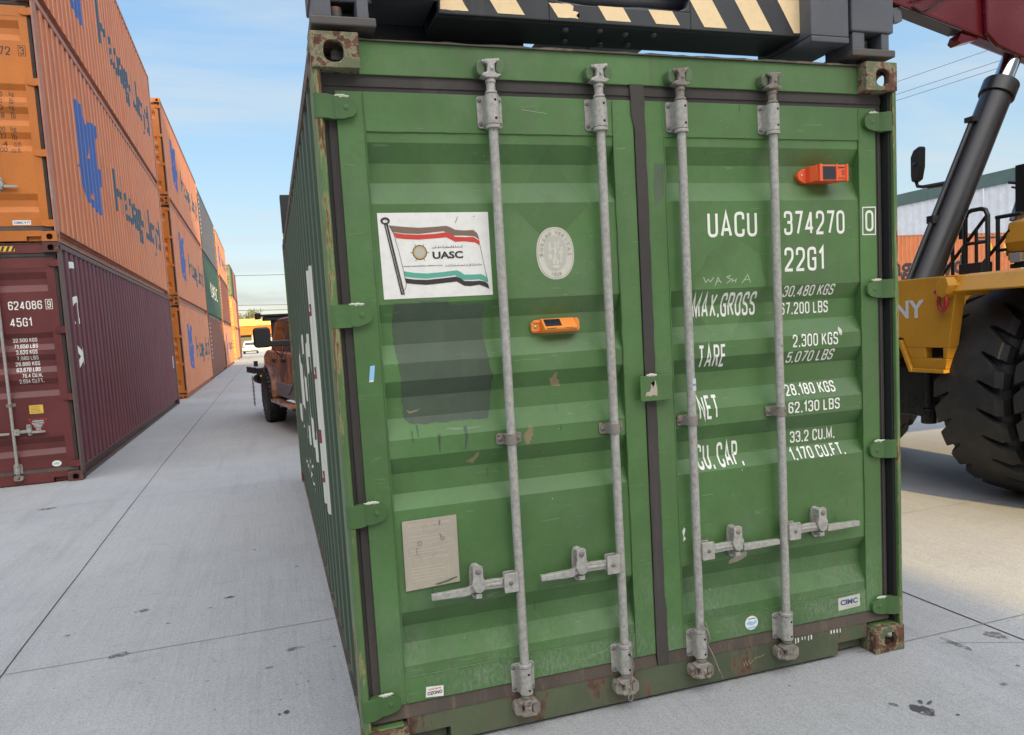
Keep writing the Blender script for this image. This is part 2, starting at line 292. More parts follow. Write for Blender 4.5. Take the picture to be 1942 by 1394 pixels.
def concrete():
    g = NG('broomed_concrete')
    big = g.noise(0.35, 7, 0.6); mid = g.noise(2.2, 7, 0.65, off=(5, 2, 0)); fine = g.noise(150, 4, 0.8); grit = g.noise(75, 4, 0.7, off=(2, 7, 0))
    brm = g.noise(1.0, 4, 0.6, sc=(58, 1.6, 1)); wide = g.noise(1.0, 5, 0.6, sc=(4.2, 0.22, 1), off=(3, 0, 0))
    c = g.mix(g.ramp(big, 0.3, 0.7), (0.40, 0.40, 0.402), (0.465, 0.463, 0.46))
    c = g.mix(g.mul(g.ramp(mid, 0.4, 0.75), 0.25), c, (0.285, 0.283, 0.28))
    c = g.mix(g.mul(g.ramp(wide, 0.5, 0.72), 0.32), c, (0.27, 0.268, 0.265))
    c = g.mix(g.mul(g.ramp(brm, 0.45, 0.7), 0.22), c, (0.25, 0.25, 0.25))
    c = g.mix(g.mul(g.ramp(fine, 0.36, 0.68), 0.66), c, (0.18, 0.18, 0.18))
    c = g.mix(g.mul(g.ramp(grit, 0.58, 0.72), 0.35), c, (0.5, 0.5, 0.49))
    sp = g.noise(5.5, 3, 0.4, sc=(1, 2.2, 1), off=(1, 1, 0))
    c = g.mix(g.mul(g.ramp(sp, 0.6, 0.8), 0.3), c, (0.24, 0.24, 0.24))
    trk = g.noise(1.0, 5, 0.7, sc=(1.1, 0.09, 1), off=(9, 0, 0)); c = g.mix(g.mul(g.mul(g.ramp(trk, 0.52, 0.7), g.ramp(g.noise(14, 4, 0.7, sc=(1, 0.3, 1)), 0.35, 0.7)), 0.28), c, (0.19, 0.19, 0.192))
    h = g.mix(0.5, g.mix(0.45, brm, fine), grit); g.bump(h, 0.8, 0.006)
    return g.out(c, 0.85)
M['concrete'] = concrete()
M['joint'] = simple('joint_filler', (0.035, 0.033, 0.032), 0.9)
def soaked(name, col, lo, hi, al):
    g = NG(name); n = g.noise(26, 8, 0.75); a_ = g.mul(g.ramp(n, lo, hi), al)
    g.l.new(a_, g.b.inputs['Alpha']); return g.out(col, 0.7)
M['stain'] = soaked('oil_stain', (0.06, 0.06, 0.062), 0.34, 0.5, 0.85)
M['damp'] = soaked('damp_stain', (0.1, 0.1, 0.1), 0.38, 0.58, 0.6)

# ------------------------------------------------------------------ mesh helpers
WL = {}
class MB:
    def __init__(s): s.v, s.f, s.mi, s.cur = [], [], [], 0
    def add(s, vs, fs):
        o = len(s.v); s.v += [tuple(v) for v in vs]
        for f in fs: s.f.append(tuple(o+i for i in f)); s.mi.append(s.cur)
        return s
    def box(s, x0, x1, y0, y1, z0, z1):
        if x0 > x1: x0, x1 = x1, x0
        if y0 > y1: y0, y1 = y1, y0
        if z0 > z1: z0, z1 = z1, z0
        return s.add([(x0,y0,z0),(x1,y0,z0),(x1,y1,z0),(x0,y1,z0),(x0,y0,z1),(x1,y0,z1),(x1,y1,z1),(x0,y1,z1)],
                     [(0,3,2,1),(4,5,6,7),(0,1,5,4),(1,2,6,5),(2,3,7,6),(3,0,4,7)])
    def prism(s, pts, axis, a, b):
        n = len(pts)
        def P(p, t): return {0: (t, p[0], p[1]), 1: (p[0], t, p[1]), 2: (p[0], p[1], t)}[axis]
        return s.add([P(p, a) for p in pts]+[P(p, b) for p in pts],
                     [tuple(range(n-1, -1, -1)), tuple(range(n, 2*n))]+[(i, (i+1) % n, n+(i+1) % n, n+i) for i in range(n)])
    def cyl(s, p0, p1, r0, r1=None, n=16, caps=True):
        p0, p1 = Vector(p0), Vector(p1); r1 = r0 if r1 is None else r1
        d = (p1-p0).normalized(); a = d.orthogonal().normalized(); b = d.cross(a)
        vs = [p0+(a*math.cos(t)+b*math.sin(t))*r0 for t in [2*math.pi*i/n for i in range(n)]]
        vs += [p1+(a*math.cos(t)+b*math.sin(t))*r1 for t in [2*math.pi*i/n for i in range(n)]]
        fs = [(i, (i+1) % n, n+(i+1) % n, n+i) for i in range(n)]
        if caps: fs += [tuple(range(n-1, -1, -1)), tuple(range(n, 2*n))]
        return s.add(vs, fs)
    def tube(s, pts, r, n=8):
        pts = [Vector(p) for p in pts]; rings = []; prev = None
        for i, p in enumerate(pts):
            d = (pts[min(i+1, len(pts)-1)]-pts[max(i-1, 0)]).normalized()
            a = d.orthogonal().normalized() if prev is None else (prev-d*prev.dot(d)).normalized()
            prev = a; b = d.cross(a)
            rr = r[i] if isinstance(r, (list, tuple)) else r
            rings.append([p+(a*math.cos(2*math.pi*k/n)+b*math.sin(2*math.pi*k/n))*rr for k in range(n)])
        vs = [v for q in rings for v in q]
        fs = [(i*n+k, i*n+(k+1) % n, (i+1)*n+(k+1) % n, (i+1)*n+k) for i in range(len(pts)-1) for k in range(n)]
        fs += [tuple(range(n-1, -1, -1)), tuple((len(pts)-1)*n+k for k in range(n))]
        return s.add(vs, fs)
    def dome(s, c, ax, r, h, n=10):
        """bolt head: axis vector ax (unit), radius r, height h"""
        c, ax = Vector(c), Vector(ax); a = ax.orthogonal().normalized(); b = ax.cross(a); vs = []
        for (rr, hh) in ((1, 0), (0.92, 0.5), (0.6, 0.9)):
            vs += [c+(a*math.cos(2*math.pi*k/n)+b*math.sin(2*math.pi*k/n))*r*rr+ax*h*hh for k in range(n)]
        vs.append(c+ax*h)
        fs = [(j*n+k, j*n+(k+1) % n, (j+1)*n+(k+1) % n, (j+1)*n+k) for j in range(2) for k in range(n)]+[(2*n+k, 2*n+(k+1) % n, 3*n) for k in range(n)]
        return s.add(vs, fs)
    def lathe(s, prof, c, axis, n=24):
        """prof: (offset along axis, radius); axis index"""
        vs = []
        for (t, r) in prof:
            for k in range(n):
                q = 2*math.pi*k/n; e = [0, 0, 0]; e[axis] = t; e[(axis+1) % 3] = r*math.cos(q); e[(axis+2) % 3] = r*math.sin(q)
                vs.append((c[0]+e[0], c[1]+e[1], c[2]+e[2]))
        m = len(prof)
        fs = [(j*n+k, j*n+(k+1) % n, (j+1)*n+(k+1) % n, (j+1)*n+k) for j in range(m-1) for k in range(n)]
        fs += [tuple(range(n-1, -1, -1)), tuple((m-1)*n+k for k in range(n))]
        return s.add(vs, fs)
    def plate_hole(s, o, u, v, w, h, c, a, b, t, ex=2.6, n=28):
        """rectangular plate with an oval hole: o origin, u,v unit vectors, size w,h, hole centre c radii a,b, t thickness vector"""
        o, u, v, t = Vector(o), Vector(u), Vector(v), Vector(t)
        angs = [2*math.pi*i/n for i in range(n)]+[math.atan2(y-c[1], x-c[0]) % (2*math.pi) for x in (0, w) for y in (0, h)]
        angs = sorted(set(round(q, 5) for q in angs)); inn, out = [], []
        for q in angs:
            ca, sa = math.cos(q), math.sin(q)
            rr = (abs(ca/a)**ex+abs(sa/b)**ex)**(-1/ex); inn.append((c[0]+rr*ca, c[1]+rr*sa))
            k = 1e9
            if ca > 1e-9: k = min(k, (w-c[0])/ca)
            if ca < -1e-9: k = min(k, -c[0]/ca)
            if sa > 1e-9: k = min(k, (h-c[1])/sa)
            if sa < -1e-9: k = min(k, -c[1]/sa)
            out.append((c[0]+k*ca, c[1]+k*sa))
        m = len(angs); P = lambda q, tt: o+u*q[0]+v*q[1]+tt
        vs = [P(q, t*0) for q in inn]+[P(q, t*0) for q in out]+[P(q, t) for q in inn]+[P(q, t) for q in out]
        fs = []
        for i in range(m):
            j = (i+1) % m
            fs += [(i, j, m+j, m+i), (2*m+j, 2*m+i, 3*m+i, 3*m+j), (j, i, 2*m+i, 2*m+j), (m+i, m+j, 3*m+j, 3*m+i)]
        return s.add(vs, fs)
    def addbm(s, bm):
        bm.verts.index_update()
        return s.add([v.co.copy() for v in bm.verts], [tuple(v.index for v in f.verts) for f in bm.faces])
    def build(s, name, mat, parent=None, smooth=None, bevel=0, seg=2):
        me = bpy.data.meshes.new(name)
        off = WL.get(parent, Vector()) if parent else Vector()
        me.from_pydata([tuple(Vector(v)-off) for v in s.v], [], s.f)
        mats = mat if isinstance(mat, (list, tuple)) else [mat]
        for m in mats: me.materials.append(M[m] if isinstance(m, str) else m)
        if len(mats) > 1: me.polygons.foreach_set('material_index', s.mi)
        bm = bmesh.new(); bm.from_mesh(me); bmesh.ops.recalc_face_normals(bm, faces=bm.faces[:]); bm.to_mesh(me); bm.free()
        if smooth:
            me.polygons.foreach_set('use_smooth', [True]*len(me.polygons)); me.set_sharp_from_angle(angle=R(smooth))
        me.update()
        o = bpy.data.objects.new(name, me); COL.objects.link(o)
        if parent: o.parent = parent; WL[o] = off
        if bevel:
            b = o.modifiers.new('bevel', 'BEVEL'); b.width = bevel; b.segments = seg; b.limit_method = 'ANGLE'; b.angle_limit = R(40)
        return o
def thing(name, label, cat, loc=(0, 0, 0), rotz=0, group=None, world=True):
    o = bpy.data.objects.new(name, None); COL.objects.link(o); o.location = loc; o.rotation_euler = (0, 0, rotz)
    o.empty_display_size = 0.2
    o['label'] = label; o['category'] = cat
    if group: o['group'] = group
    WL[o] = Vector(loc) if world else Vector()
    return o
def tag(o, label, cat, group=None):
    o['label'] = label; o['category'] = cat
    if group: o['group'] = group
    return o
def struct(o): o['kind'] = 'structure'; return o
def roundrect(x0, x1, y0, y1, r, n=4):
    pts = []
    for cx, cy, a0 in ((x1-r, y1-r, 0), (x0+r, y1-r, 90), (x0+r, y0+r, 180), (x1-r, y0+r, 270)):
        for i in range(n+1):
            a = R(a0+90*i/n); pts.append((cx+r*math.cos(a), cy+r*math.sin(a)))
    return pts
def ellipse(cx, cy, a, b, n=40, ex=2.0):
    r = []
    for i in range(n):
        q = 2*math.pi*i/n; ca, sa = math.cos(q), math.sin(q); k = (abs(ca)**ex+abs(sa)**ex)**(-1/ex)
        r.append((cx+a*k*ca, cy+b*k*sa))
    return r

# ------------------------------------------------------------------ lettering
def rounded(pts, closed, r, n=5):
    """round the interior corners of a polyline; pts may carry a third value = own radius"""
    out = []; m = len(pts)
    for i, p in enumerate(pts):
        rr = p[2] if len(p) > 2 else r
        if (not closed and i in (0, m-1)) or rr <= 0: out.append(Vector((p[0], p[1]))); continue
        P0 = Vector(pts[i-1][:2]); P1 = Vector(p[:2]); P2 = Vector(pts[(i+1) % m][:2])
        a = P0-P1; b = P2-P1
        t = min(rr, a.length*0.499, b.length*0.499)
        A = P1+a.normalized()*t; B = P1+b.normalized()*t
        for k in range(n+1):
            s = k/n; out.append(A*(1-s)**2+P1*2*s*(1-s)+B*s*s)
    return out
w_ = 0.44
GL = {  # glyph: (width, [(closed, radius, points)])
 '0': (w_, [(1, .22, [(0,0),(w_,0),(w_,1),(0,1)])]),
 'O': (w_, [(1, .22, [(0,0),(w_,0),(w_,1),(0,1)])]),
 '1': (.22, [(0, 0, [(0,.76),(.2,1),(.2,0)])]),
 '2': (w_, [(0, .22, [(0,.7),(0,1),(w_,1),(w_,.56,.12),(0,.06,0),(0,0,0),(w_,0)])]),
 '3': (w_, [(0, .2, [(0,.75),(0,1),(w_,1),(w_,.53),(.16,.53)]), (0, .2, [(.2,.53),(w_,.53),(w_,0),(0,0),(0,.25)])]),
 '4': (w_+.04, [(0, 0, [(.34,0),(.34,1)]), (0, 0, [(.34,1),(0,.24),(w_+.04,.24)])]),
 '5': (w_, [(0, .2, [(w_,1),(.03,1,0),(.02,.56,0),(w_,.62),(w_,0),(0,0),(0,.25)])]),
 '6': (w_, [(0, .22, [(w_,.76),(w_,1),(0,1),(0,0),(w_,0),(w_,.57),(0.02,.57)])]),
 '7': (w_, [(0, 0, [(0,1),(w_,1),(.14,0)])]),
 '8': (w_, [(1, .2, [(0,0),(w_,0),(w_,.54),(0,.54)]), (1, .2, [(.02,.54),(w_-.02,.54),(w_-.02,1),(.02,1)])]),
 '9': (w_, [(0, .22, [(0,.24),(0,0),(w_,0),(w_,1),(0,1),(0,.43),(w_-.02,.43)])]),
 'A': (.5, [(0, 0, [(0,0),(.25,1),(.5,0)]), (0, 0, [(.09,.27),(.41,.27)])]),
 'B': (w_, [(0, .16, [(0,.53,0),(0,1,0),(w_,1),(w_,.53),(0,.53)]), (0, .16, [(0,.53),(w_,.53),(w_,0),(0,0,0),(0,.53)])]),
 'C': (w_, [(0, .22, [(w_,.72),(w_,1),(0,1),(0,0),(w_,0),(w_,.28)])]),
 'D': (w_, [(1, .2, [(0,0,0),(w_,0),(w_,1),(0,1,0)])]),
 'E': (.38, [(0, 0, [(.38,1),(0,1),(0,0),(.38,0)]), (0, 0, [(0,.52),(.34,.52)])]),
 'F': (.38, [(0, 0, [(.38,1),(0,1),(0,0)]), (0, 0, [(0,.5),(.34,.5)])]),
 'G': (w_, [(0, .22, [(w_,.72),(w_,1),(0,1),(0,0),(w_,0,.12),(w_,.5,0),(.24,.5)])]),
 'H': (w_, [(0, 0, [(0,0),(0,1)]), (0, 0, [(w_,0),(w_,1)]), (0, 0, [(0,.52),(w_,.52)])]),
 'I': (.02, [(0, 0, [(.01,0),(.01,1)])]),
 'K': (w_, [(0, 0, [(0,0),(0,1)]), (0, 0, [(w_,1),(.04,.45)]), (0, 0, [(.14,.6),(w_+.02,0)])]),
 'L': (.36, [(0, 0, [(0,1),(0,0),(.36,0)])]),
 'M': (.6, [(0, 0, [(0,0),(0,1),(.3,.1),(.6,1),(.6,0)])]),
 'N': (w_, [(0, 0, [(0,0),(0,1),(w_,0),(w_,1)])]),
 'P': (w_, [(0, .18, [(0,0),(0,1,0),(w_,1),(w_,.46),(0,.46)])]),
 'R': (w_, [(0, .18, [(0,0),(0,1,0),(w_,1),(w_,.5),(0,.5)]), (0, 0, [(.2,.5),(w_+.02,0)])]),
 'S': (w_, [(0, .2, [(w_,.74),(w_,1),(0,1),(0,.56,.18),(w_,.47,.18),(w_,0),(0,0),(0,.26)])]),
 'T': (.44, [(0, 0, [(0,1),(.44,1)]), (0, 0, [(.22,1),(.22,0)])]),
 'U': (w_, [(0, .22, [(0,1),(0,0),(w_,0),(w_,1)])]),
 'V': (.5, [(0, 0, [(0,1),(.25,0),(.5,1)])]),
 'W': (.66, [(0, 0, [(0,1),(.17,0),(.33,.9),(.49,0),(.66,1)])]),
 'X': (.48, [(0, 0, [(0,0),(.48,1)]), (0, 0, [(0,1),(.48,0)])]),
 'Y': (.5, [(0, 0, [(0,1),(.25,.45),(.25,0)]), (0, 0, [(.5,1),(.25,.45)])]),
 'Z': (.42, [(0, 0, [(0,1),(.42,1),(0,0),(.42,0)])]),
}
def stroke_quads(pts, closed, t):
    """list of quads (polyline thickened by t, mitred)"""
    n = len(pts); L, Rr = [], []
    for i in range(n):
        a = pts[i-1] if (i > 0 or closed) else None; b = pts[(i+1) % n] if (i < n-1 or closed) else None
        p = pts[i]
        d0 = (p-a).normalized() if a is not None and (p-a).length > 1e-9 else None
        d1 = (b-p).normalized() if b is not None and (b-p).length > 1e-9 else None
        if d0 is None: d0 = d1
        if d1 is None: d1 = d0
        if d0 is None: continue
        m = Vector((-(d0.y+d1.y), d0.x+d1.x)); m = m.normalized() if m.length > 1e-6 else Vector((-d0.y, d0.x))
        c = max(0.35, m.dot(Vector((-d0.y, d0.x)))); k = t/2/c
        L.append(p+m*k); Rr.append(p-m*k)
    m = len(L)
    return [(Rr[i], Rr[(i+1) % m], L[(i+1) % m], L[i]) for i in range(m if closed else m-1)]
_font_cache = {}
def font_bm(text, offset=0.0, shear=0.0, spacing=1.0):
    key = (text, offset, shear, spacing)
    if key not in _font_cache:
        cu = bpy.data.curves.new('txt', 'FONT'); cu.body = text; cu.offset = offset; cu.shear = shear; cu.resolution_u = 3; cu.space_character = spacing
        ob = bpy.data.objects.new('txt', cu); COL.objects.link(ob)
        dg = bpy.context.evaluated_depsgraph_get(); dg.update()
        me = bpy.data.meshes.new_from_object(ob.evaluated_get(dg)); bpy.data.objects.remove(ob); bpy.data.curves.remove(cu)
        _font_cache[key] = me
    bm = bmesh.new(); bm.from_mesh(_font_cache[key]); return bm
class Decal:
    """flat marks laid on a (possibly corrugated) face. mp(u,v,off)->xyz ; breaks: ('u'|'v', [values])"""
    def __init__(s, mp, breaks=None): s.mp, s.br, s.mb = mp, breaks or ('v', []), MB()
    def _emit(s, bm, mi, off):
        bmesh.ops.triangulate(bm, faces=bm.faces[:])
        ax = 0 if s.br[0] == 'u' else 1
        if bm.verts:
            lo = min(v.co[ax] for v in bm.verts); hi = max(v.co[ax] for v in bm.verts)
            for b in s.br[1]:
                if lo < b < hi:
                    co = [0, 0, 0]; co[ax] = b; no = [0, 0, 0]; no[ax] = 1
                    bmesh.ops.bisect_plane(bm, geom=bm.verts[:]+bm.edges[:]+bm.faces[:], plane_co=co, plane_no=no, dist=1e-6)
        bm.faces.ensure_lookup_table(); bm.verts.index_update()
        s.mb.cur = mi
        o = len(s.mb.v); s.mb.v += [None]*len(bm.verts)
        for v in bm.verts: s.mb.v[o+v.index] = v.co.copy()
        for f in bm.faces:
            c = f.calc_center_median()
            vs = []
            for v in f.verts:
                # evaluate a hair inside the facet so shared break vertices take this facet's depth
                vs.append(tuple(s.mp(v.co.x+(c.x-v.co.x)*1e-4, v.co.y+(c.y-v.co.y)*1e-4, off)))
            k = len(s.mb.v); s.mb.v += vs; s.mb.f.append(tuple(range(k, k+len(vs)))); s.mb.mi.append(mi)
        # drop the placeholder verts (never referenced) by filling them
        for i in range(o, o+len(bm.verts)): s.mb.v[i] = s.mb.v[-1]
        bm.free()
    def poly(s, pts, mi=0, off=0.0012, jag=0.0):
        bm = bmesh.new()
        if jag:
            q = []
            for i, p in enumerate(pts):
                b = pts[(i+1) % len(pts)]; n = 5
                for k in range(n): q.append((p[0]+(b[0]-p[0])*k/n+random.uniform(-jag, jag), p[1]+(b[1]-p[1])*k/n+random.uniform(-jag, jag)))
            pts = q
        f = bm.faces.new([bm.verts.new((p[0], p[1], 0)) for p in pts]); s._emit(bm, mi, off); return s
    def rect(s, u0, u1, v0, v1, mi=0, off=0.0012): return s.poly([(u0, v0), (u1, v0), (u1, v1), (u0, v1)], mi, off)
    def ring(s, outer, inner, mi=0, off=0.0012):
        bm = bmesh.new(); a = [bm.verts.new((p[0], p[1], 0)) for p in outer]; b = [bm.verts.new((p[0], p[1], 0)) for p in inner]; n = len(a)
        for i in range(n): bm.faces.new((a[i], a[(i+1) % n], b[(i+1) % n], b[i]))
        s._emit(bm, mi, off); return s
    def line(s, pts, t, mi=0, off=0.0016, closed=False):
        bm = bmesh.new()
        for q in stroke_quads([Vector(p) for p in pts], closed, t):
            bm.faces.new([bm.verts.new((p.x, p.y, 0)) for p in q])
        s._emit(bm, mi, off); return s
    def stencil(s, text, u0, u1, v0, v1, t=0.14, mi=0, off=0.0014, gap=0.2, fitbox=True):
        """stencil gothic lettering fitted to a box"""
        x = 0; runs = []
        for ch in text:
            if ch == ' ': x += 0.34; continue
            if ch in '.,':
                runs.append((x, ch, None)); x += t+gap*0.9; continue
            wd, st = GL[ch]; runs.append((x, ch, st)); x += wd+t+gap*0.75
        tot = x-gap*0.75
        sy = (v1-v0); sx = (u1-u0)/tot
        for (x0, ch, st) in runs:
            if st is None:
                s.poly([(u0+x0*sx, v0), (u0+(x0+t*1.05)*sx, v0), (u0+(x0+t*1.05)*sx, v0+t*sy), (u0+x0*sx, v0+t*sy)], mi, off); continue
            for k, (cl, r, pts) in enumerate(st):
                pp = rounded(pts, cl, r); q = stroke_quads([Vector((p.x, p.y)) for p in pp], cl, t)
                bm = bmesh.new()
                for f in q:
                    bm.faces.new([bm.verts.new((u0+(x0+t/2+p.x)*sx, v0+(t/2+p.y*(1-t))*sy, 0)) for p in f])
                s._emit(bm, mi, off+k*0.00025)
        return s
    def text(s, text, u0, u1, v0, v1, mi=0, off=0.0014, bold=0.0, shear=0.0, rot=0, spacing=1.0):
        bm = font_bm(text, bold, shear, spacing)
        if rot: bmesh.ops.rotate(bm, verts=bm.verts[:], cent=(0, 0, 0), matrix=Matrix.Rotation(R(rot), 3, 'Z'))
        xs = [v.co.x for v in bm.verts]; ys = [v.co.y for v in bm.verts]
        a, b, c, d = min(xs), max(xs), min(ys), max(ys)
        for v in bm.verts:
            v.co.x = u0+(v.co.x-a)/(b-a)*(u1-u0); v.co.y = v0+(v.co.y-c)/(d-c)*(v1-v0); v.co.z = 0
        s._emit(bm, mi, off); return s
    def build(s, name, mat, parent=None):
        # compact unused vertices
        used = sorted({i for f in s.mb.f for i in f}); mpv = {j: k for k, j in enumerate(used)}
        s.mb.v = [s.mb.v[j] for j in used]; s.mb.f = [tuple(mpv[i] for i in f) for f in s.mb.f]
        return s.mb.build(name, mat, parent)
def arc_text(D, text, cx, cz, a, b, h, a0, a1, mi, off=0.0028, inward=True):
    """letters set along an ellipse from angle a0 to a1 (degrees, clockwise from the top)"""
    n = len(text)
    for i, ch in enumerate(text):
        if ch == ' ': continue
        q = R(a0+(a1-a0)*(i+0.5)/n); x, z = cx+a*math.sin(q), cz+b*math.cos(q)
        nx, nz = math.sin(q)/a, math.cos(q)/b; tilt = math.atan2(nx, nz)
        if not inward: tilt += math.pi
        bm = font_bm(ch, 0.01); ww = max(v.co.x for v in bm.verts)+min(v.co.x for v in bm.verts)
        for v in bm.verts:
            lx, lz = (v.co.x-ww/2)*h*1.15, (v.co.y-0.35)*h*1.15
            v.co.x = x+lx*math.cos(tilt)+lz*math.sin(tilt); v.co.y = z-lx*math.sin(tilt)+lz*math.cos(tilt); v.co.z = 0
        D._emit(bm, mi, off)

# ------------------------------------------------------------------ ground
g = MB(); g.add([(-700, -300, 0), (700, -300, 0), (700, 1200, 0), (-700, 1200, 0)], [(0, 1, 2, 3)])
struct(g.build('ground', 'concrete'))
def strip(mb, p0, p1, w, z, seg=0.35, jag=0.25):
    p0, p1 = Vector(p0), Vector(p1); L_ = (p1-p0).length; n = max(2, int(L_/seg)); d = (p1-p0).normalized(); nn = Vector((-d.y, d.x))
    a, b = [], []; dr = 0
    for i in range(n+1):
        p = p0.lerp(p1, i/n); dr = dr*0.8+random.uniform(-1, 1)*w*0.22
        a.append(p+nn*(w/2*(1+random.uniform(-jag, jag))+dr)); b.append(p-nn*(w/2*(1+random.uniform(-jag, jag))-dr))
    mb.add([(q.x, q.y, z) for q in a]+[(q.x, q.y, z) for q in b], [(i, i+1, n+2+i, n+1+i) for i in range(n)])
j = MB()
strip(j, (-2.765, -2.6), (-2.83, 1.6), 0.009, .0012); strip(j, (-2.83, 1.6), (-2.945, 8.4), 0.008, .0012); strip(j, (-2.945, 8.4), (-3.6, 90), 0.012, .0012, 1.0)
strip(j, (1.757, 0.6), (1.757, -3), 0.011, .0013); strip(j, (1.757, 0.6), (1.75, 40), 0.010, .0013, 1.0)
j2 = MB()
strip(j2, (-9, 1.42), (-1.1, 1.575), 0.005, .0018, .15); strip(j2, (-9, 5.98), (-.5, 6.12), 0.006, .0018); strip(j2, (-9, 10.6), (1, 10.75), 0.007, .0018)
strip(j2, (1.2, 1.75), (9, 1.98), 0.005, .0021); strip(j2, (1.0, .055), (9, .13), 0.005, .0021); strip(j2, (1.4, -.02), (2.6, -.55), .003, .0024, .08)
for yy in range(16, 88, 5): strip(j2, (-9, yy), (1, yy+.15), 0.008, .0018, 1.5)
struct(j.build('pavement_joint', 'joint'))
M['joint2'] = simple('tight_joint', (0.2, 0.198, 0.195), 0.9)
struct(j2.build('pavement_joint', 'joint2'))
st, st2 = MB(), MB()
def blob(mb, x, y, a, b, rot=0, z=.0028, n=18, jag=.22):
    pts = []
    for i in range(n):
        q = 2*math.pi*i/n; k = 1+random.uniform(-jag, jag); lx, ly = a*k*math.cos(q), b*k*math.sin(q)
        pts.append((x+lx*math.cos(rot)-ly*math.sin(rot), y+lx*math.sin(rot)+ly*math.cos(rot), z))
    mb.add(pts, [tuple(range(n))])
blob(st, .857, -.45, .036, .044, .3, jag=.3); blob(st, .945, -.53, .009, .005); blob(st, .9, -.40, .016, .008, 1); blob(st, .925, -.42, .02, .007, .4)
blob(st2, 1.455, -.06, .017, .085, .08, jag=.12); blob(st2, 1.69, -.06, .036, .045, .3, jag=.5); blob(st2, .79, -.375, .012, .02, .4); blob(st2, 1.3, -.42, .02, .012)
blob(st2, -1.44, 1.23, .045, .02, jag=.4); blob(st2, -1.56, 1.054, .02, .012); blob(st, -1.49, .56, .012, .016); blob(st, -1.519, .552, .007, .009)
for x, y, a in ((-1.8, 2.23, .03), (-1.243, 1.17, .012), (-1.9, 2.08, .012), (-2.22, 1.965, .008), (-2.115, 1.92, .012), (-1.651, .743, .006), (-1.513, .686, .006), (-1.44, .811, .006), (-1.282, .792, .006), (-1.42, .924, .006), (-1.38, 2.69, .016), (-1.67, 3.279, .018)):
    blob(st, x, y, a, a*.45, random.uniform(-.3, .3), jag=.35)
blob(st2, -2.29, 2.22, .04, .03); blob(st2, -3.74, 5.98, .09, .06, 0, jag=.5); blob(st2, -2.64, 1.979, .02, .01); blob(st2, -2.3, 1.55, .06, .03, .2)
for i in range(46):
    x, y = random.uniform(-3.2, -1.35), random.uniform(.6, 4.5); blob(random.choice((st, st2)), x, y, random.uniform(.003, .009), random.uniform(.002, .005), random.uniform(-.4, .4), n=9)
for i in range(14):
    blob(st2, random.uniform(.2, 2.6), random.uniform(-1.3, .1), random.uniform(.004, .012), random.uniform(.003, .008), random.uniform(-.4, .4), n=9)
struct(st.build('ground_stain', 'stain')); struct(st2.build('ground_stain', 'damp'))

# ------------------------------------------------------------------ shipping containers
XW, PIT = 1.219, 0.278
def side_depth(u, u0):
    t = (u-u0) % PIT
    if t < .072: return 0.0
    if t < .140: return (t-.072)/.068*.036
    if t < .210: return .036
    return (PIT-t)/.068*.036
def side_breaks(u0, u1):
    r = []; k = 0
    while u0+k*PIT < u1:
        r += [u0+k*PIT+e for e in (0, .072, .140, .210)]; k += 1
    return [q for q in r if q < u1]+[u1]
class Spec: pass
HERO = Spec(); HERO.L, HERO.H = 6.058, 2.591
HERO.gr = [(2.240, 2.174, 2.105, 2.026), (1.672, 1.607, 1.526, 1.458), (1.393, 1.332, 1.256, 1.180), (1.113, 1.051, .975, .92), (.536, .472, .405, .33)]
HERO.wt, HERO.wb, HERO.dz = 2.277, .288, (.187, 2.412); HERO.hz = (2.35, 1.637, .925, .205)
HERO.rx = (-.594, -.17, .175, .597); HERO.ub, HERO.lb, HERO.mc = 2.350, .207, 1.147
HERO.hd = [(-.594, -.761, -.938, .606), (-.17, -.344, -.51, .612), (.175, .358, .565, .605), (.597, .78, .979, .630)]
HC = Spec(); HC.L, HC.H = 12.192, 2.896
HC.gr = [(2.55, 2.47, 2.40, 2.32), (1.83, 1.765, 1.69, 1.62), (1.565, 1.495, 1.42, 1.35), (1.275, 1.205, 1.13, 1.06), (.565, .495, .42, .35)]
HC.wt, HC.wb, HC.dz = 2.6, .288, (.187, 2.717); HC.hz = (2.65, 1.85, 1.035, .215)
HC.rx = (-.53, -.15, .16, .53); HC.ub, HC.lb, HC.mc = 2.655, .205, .98
HC.hd = [(-.53, -.70, -.87, .655), (-.15, -.32, -.49, .655), (.16, .33, .49, .655), (.53, .70, .87, .655)]
DO, DI = .053, .089
def door_y(sp, x, z):
    if (-1.05 < x < -.10 or .118 < x < 1.056) and sp.wb < z < sp.wt:
        for (a, b, c, d) in sp.gr:
            if d < z < a:
                if z > b: return DO+(a-z)/(a-b)*(DI-DO)
                if z > c: return DI
                return DO+(z-d)/(c-d)*(DI-DO)
        return DO
    return .05
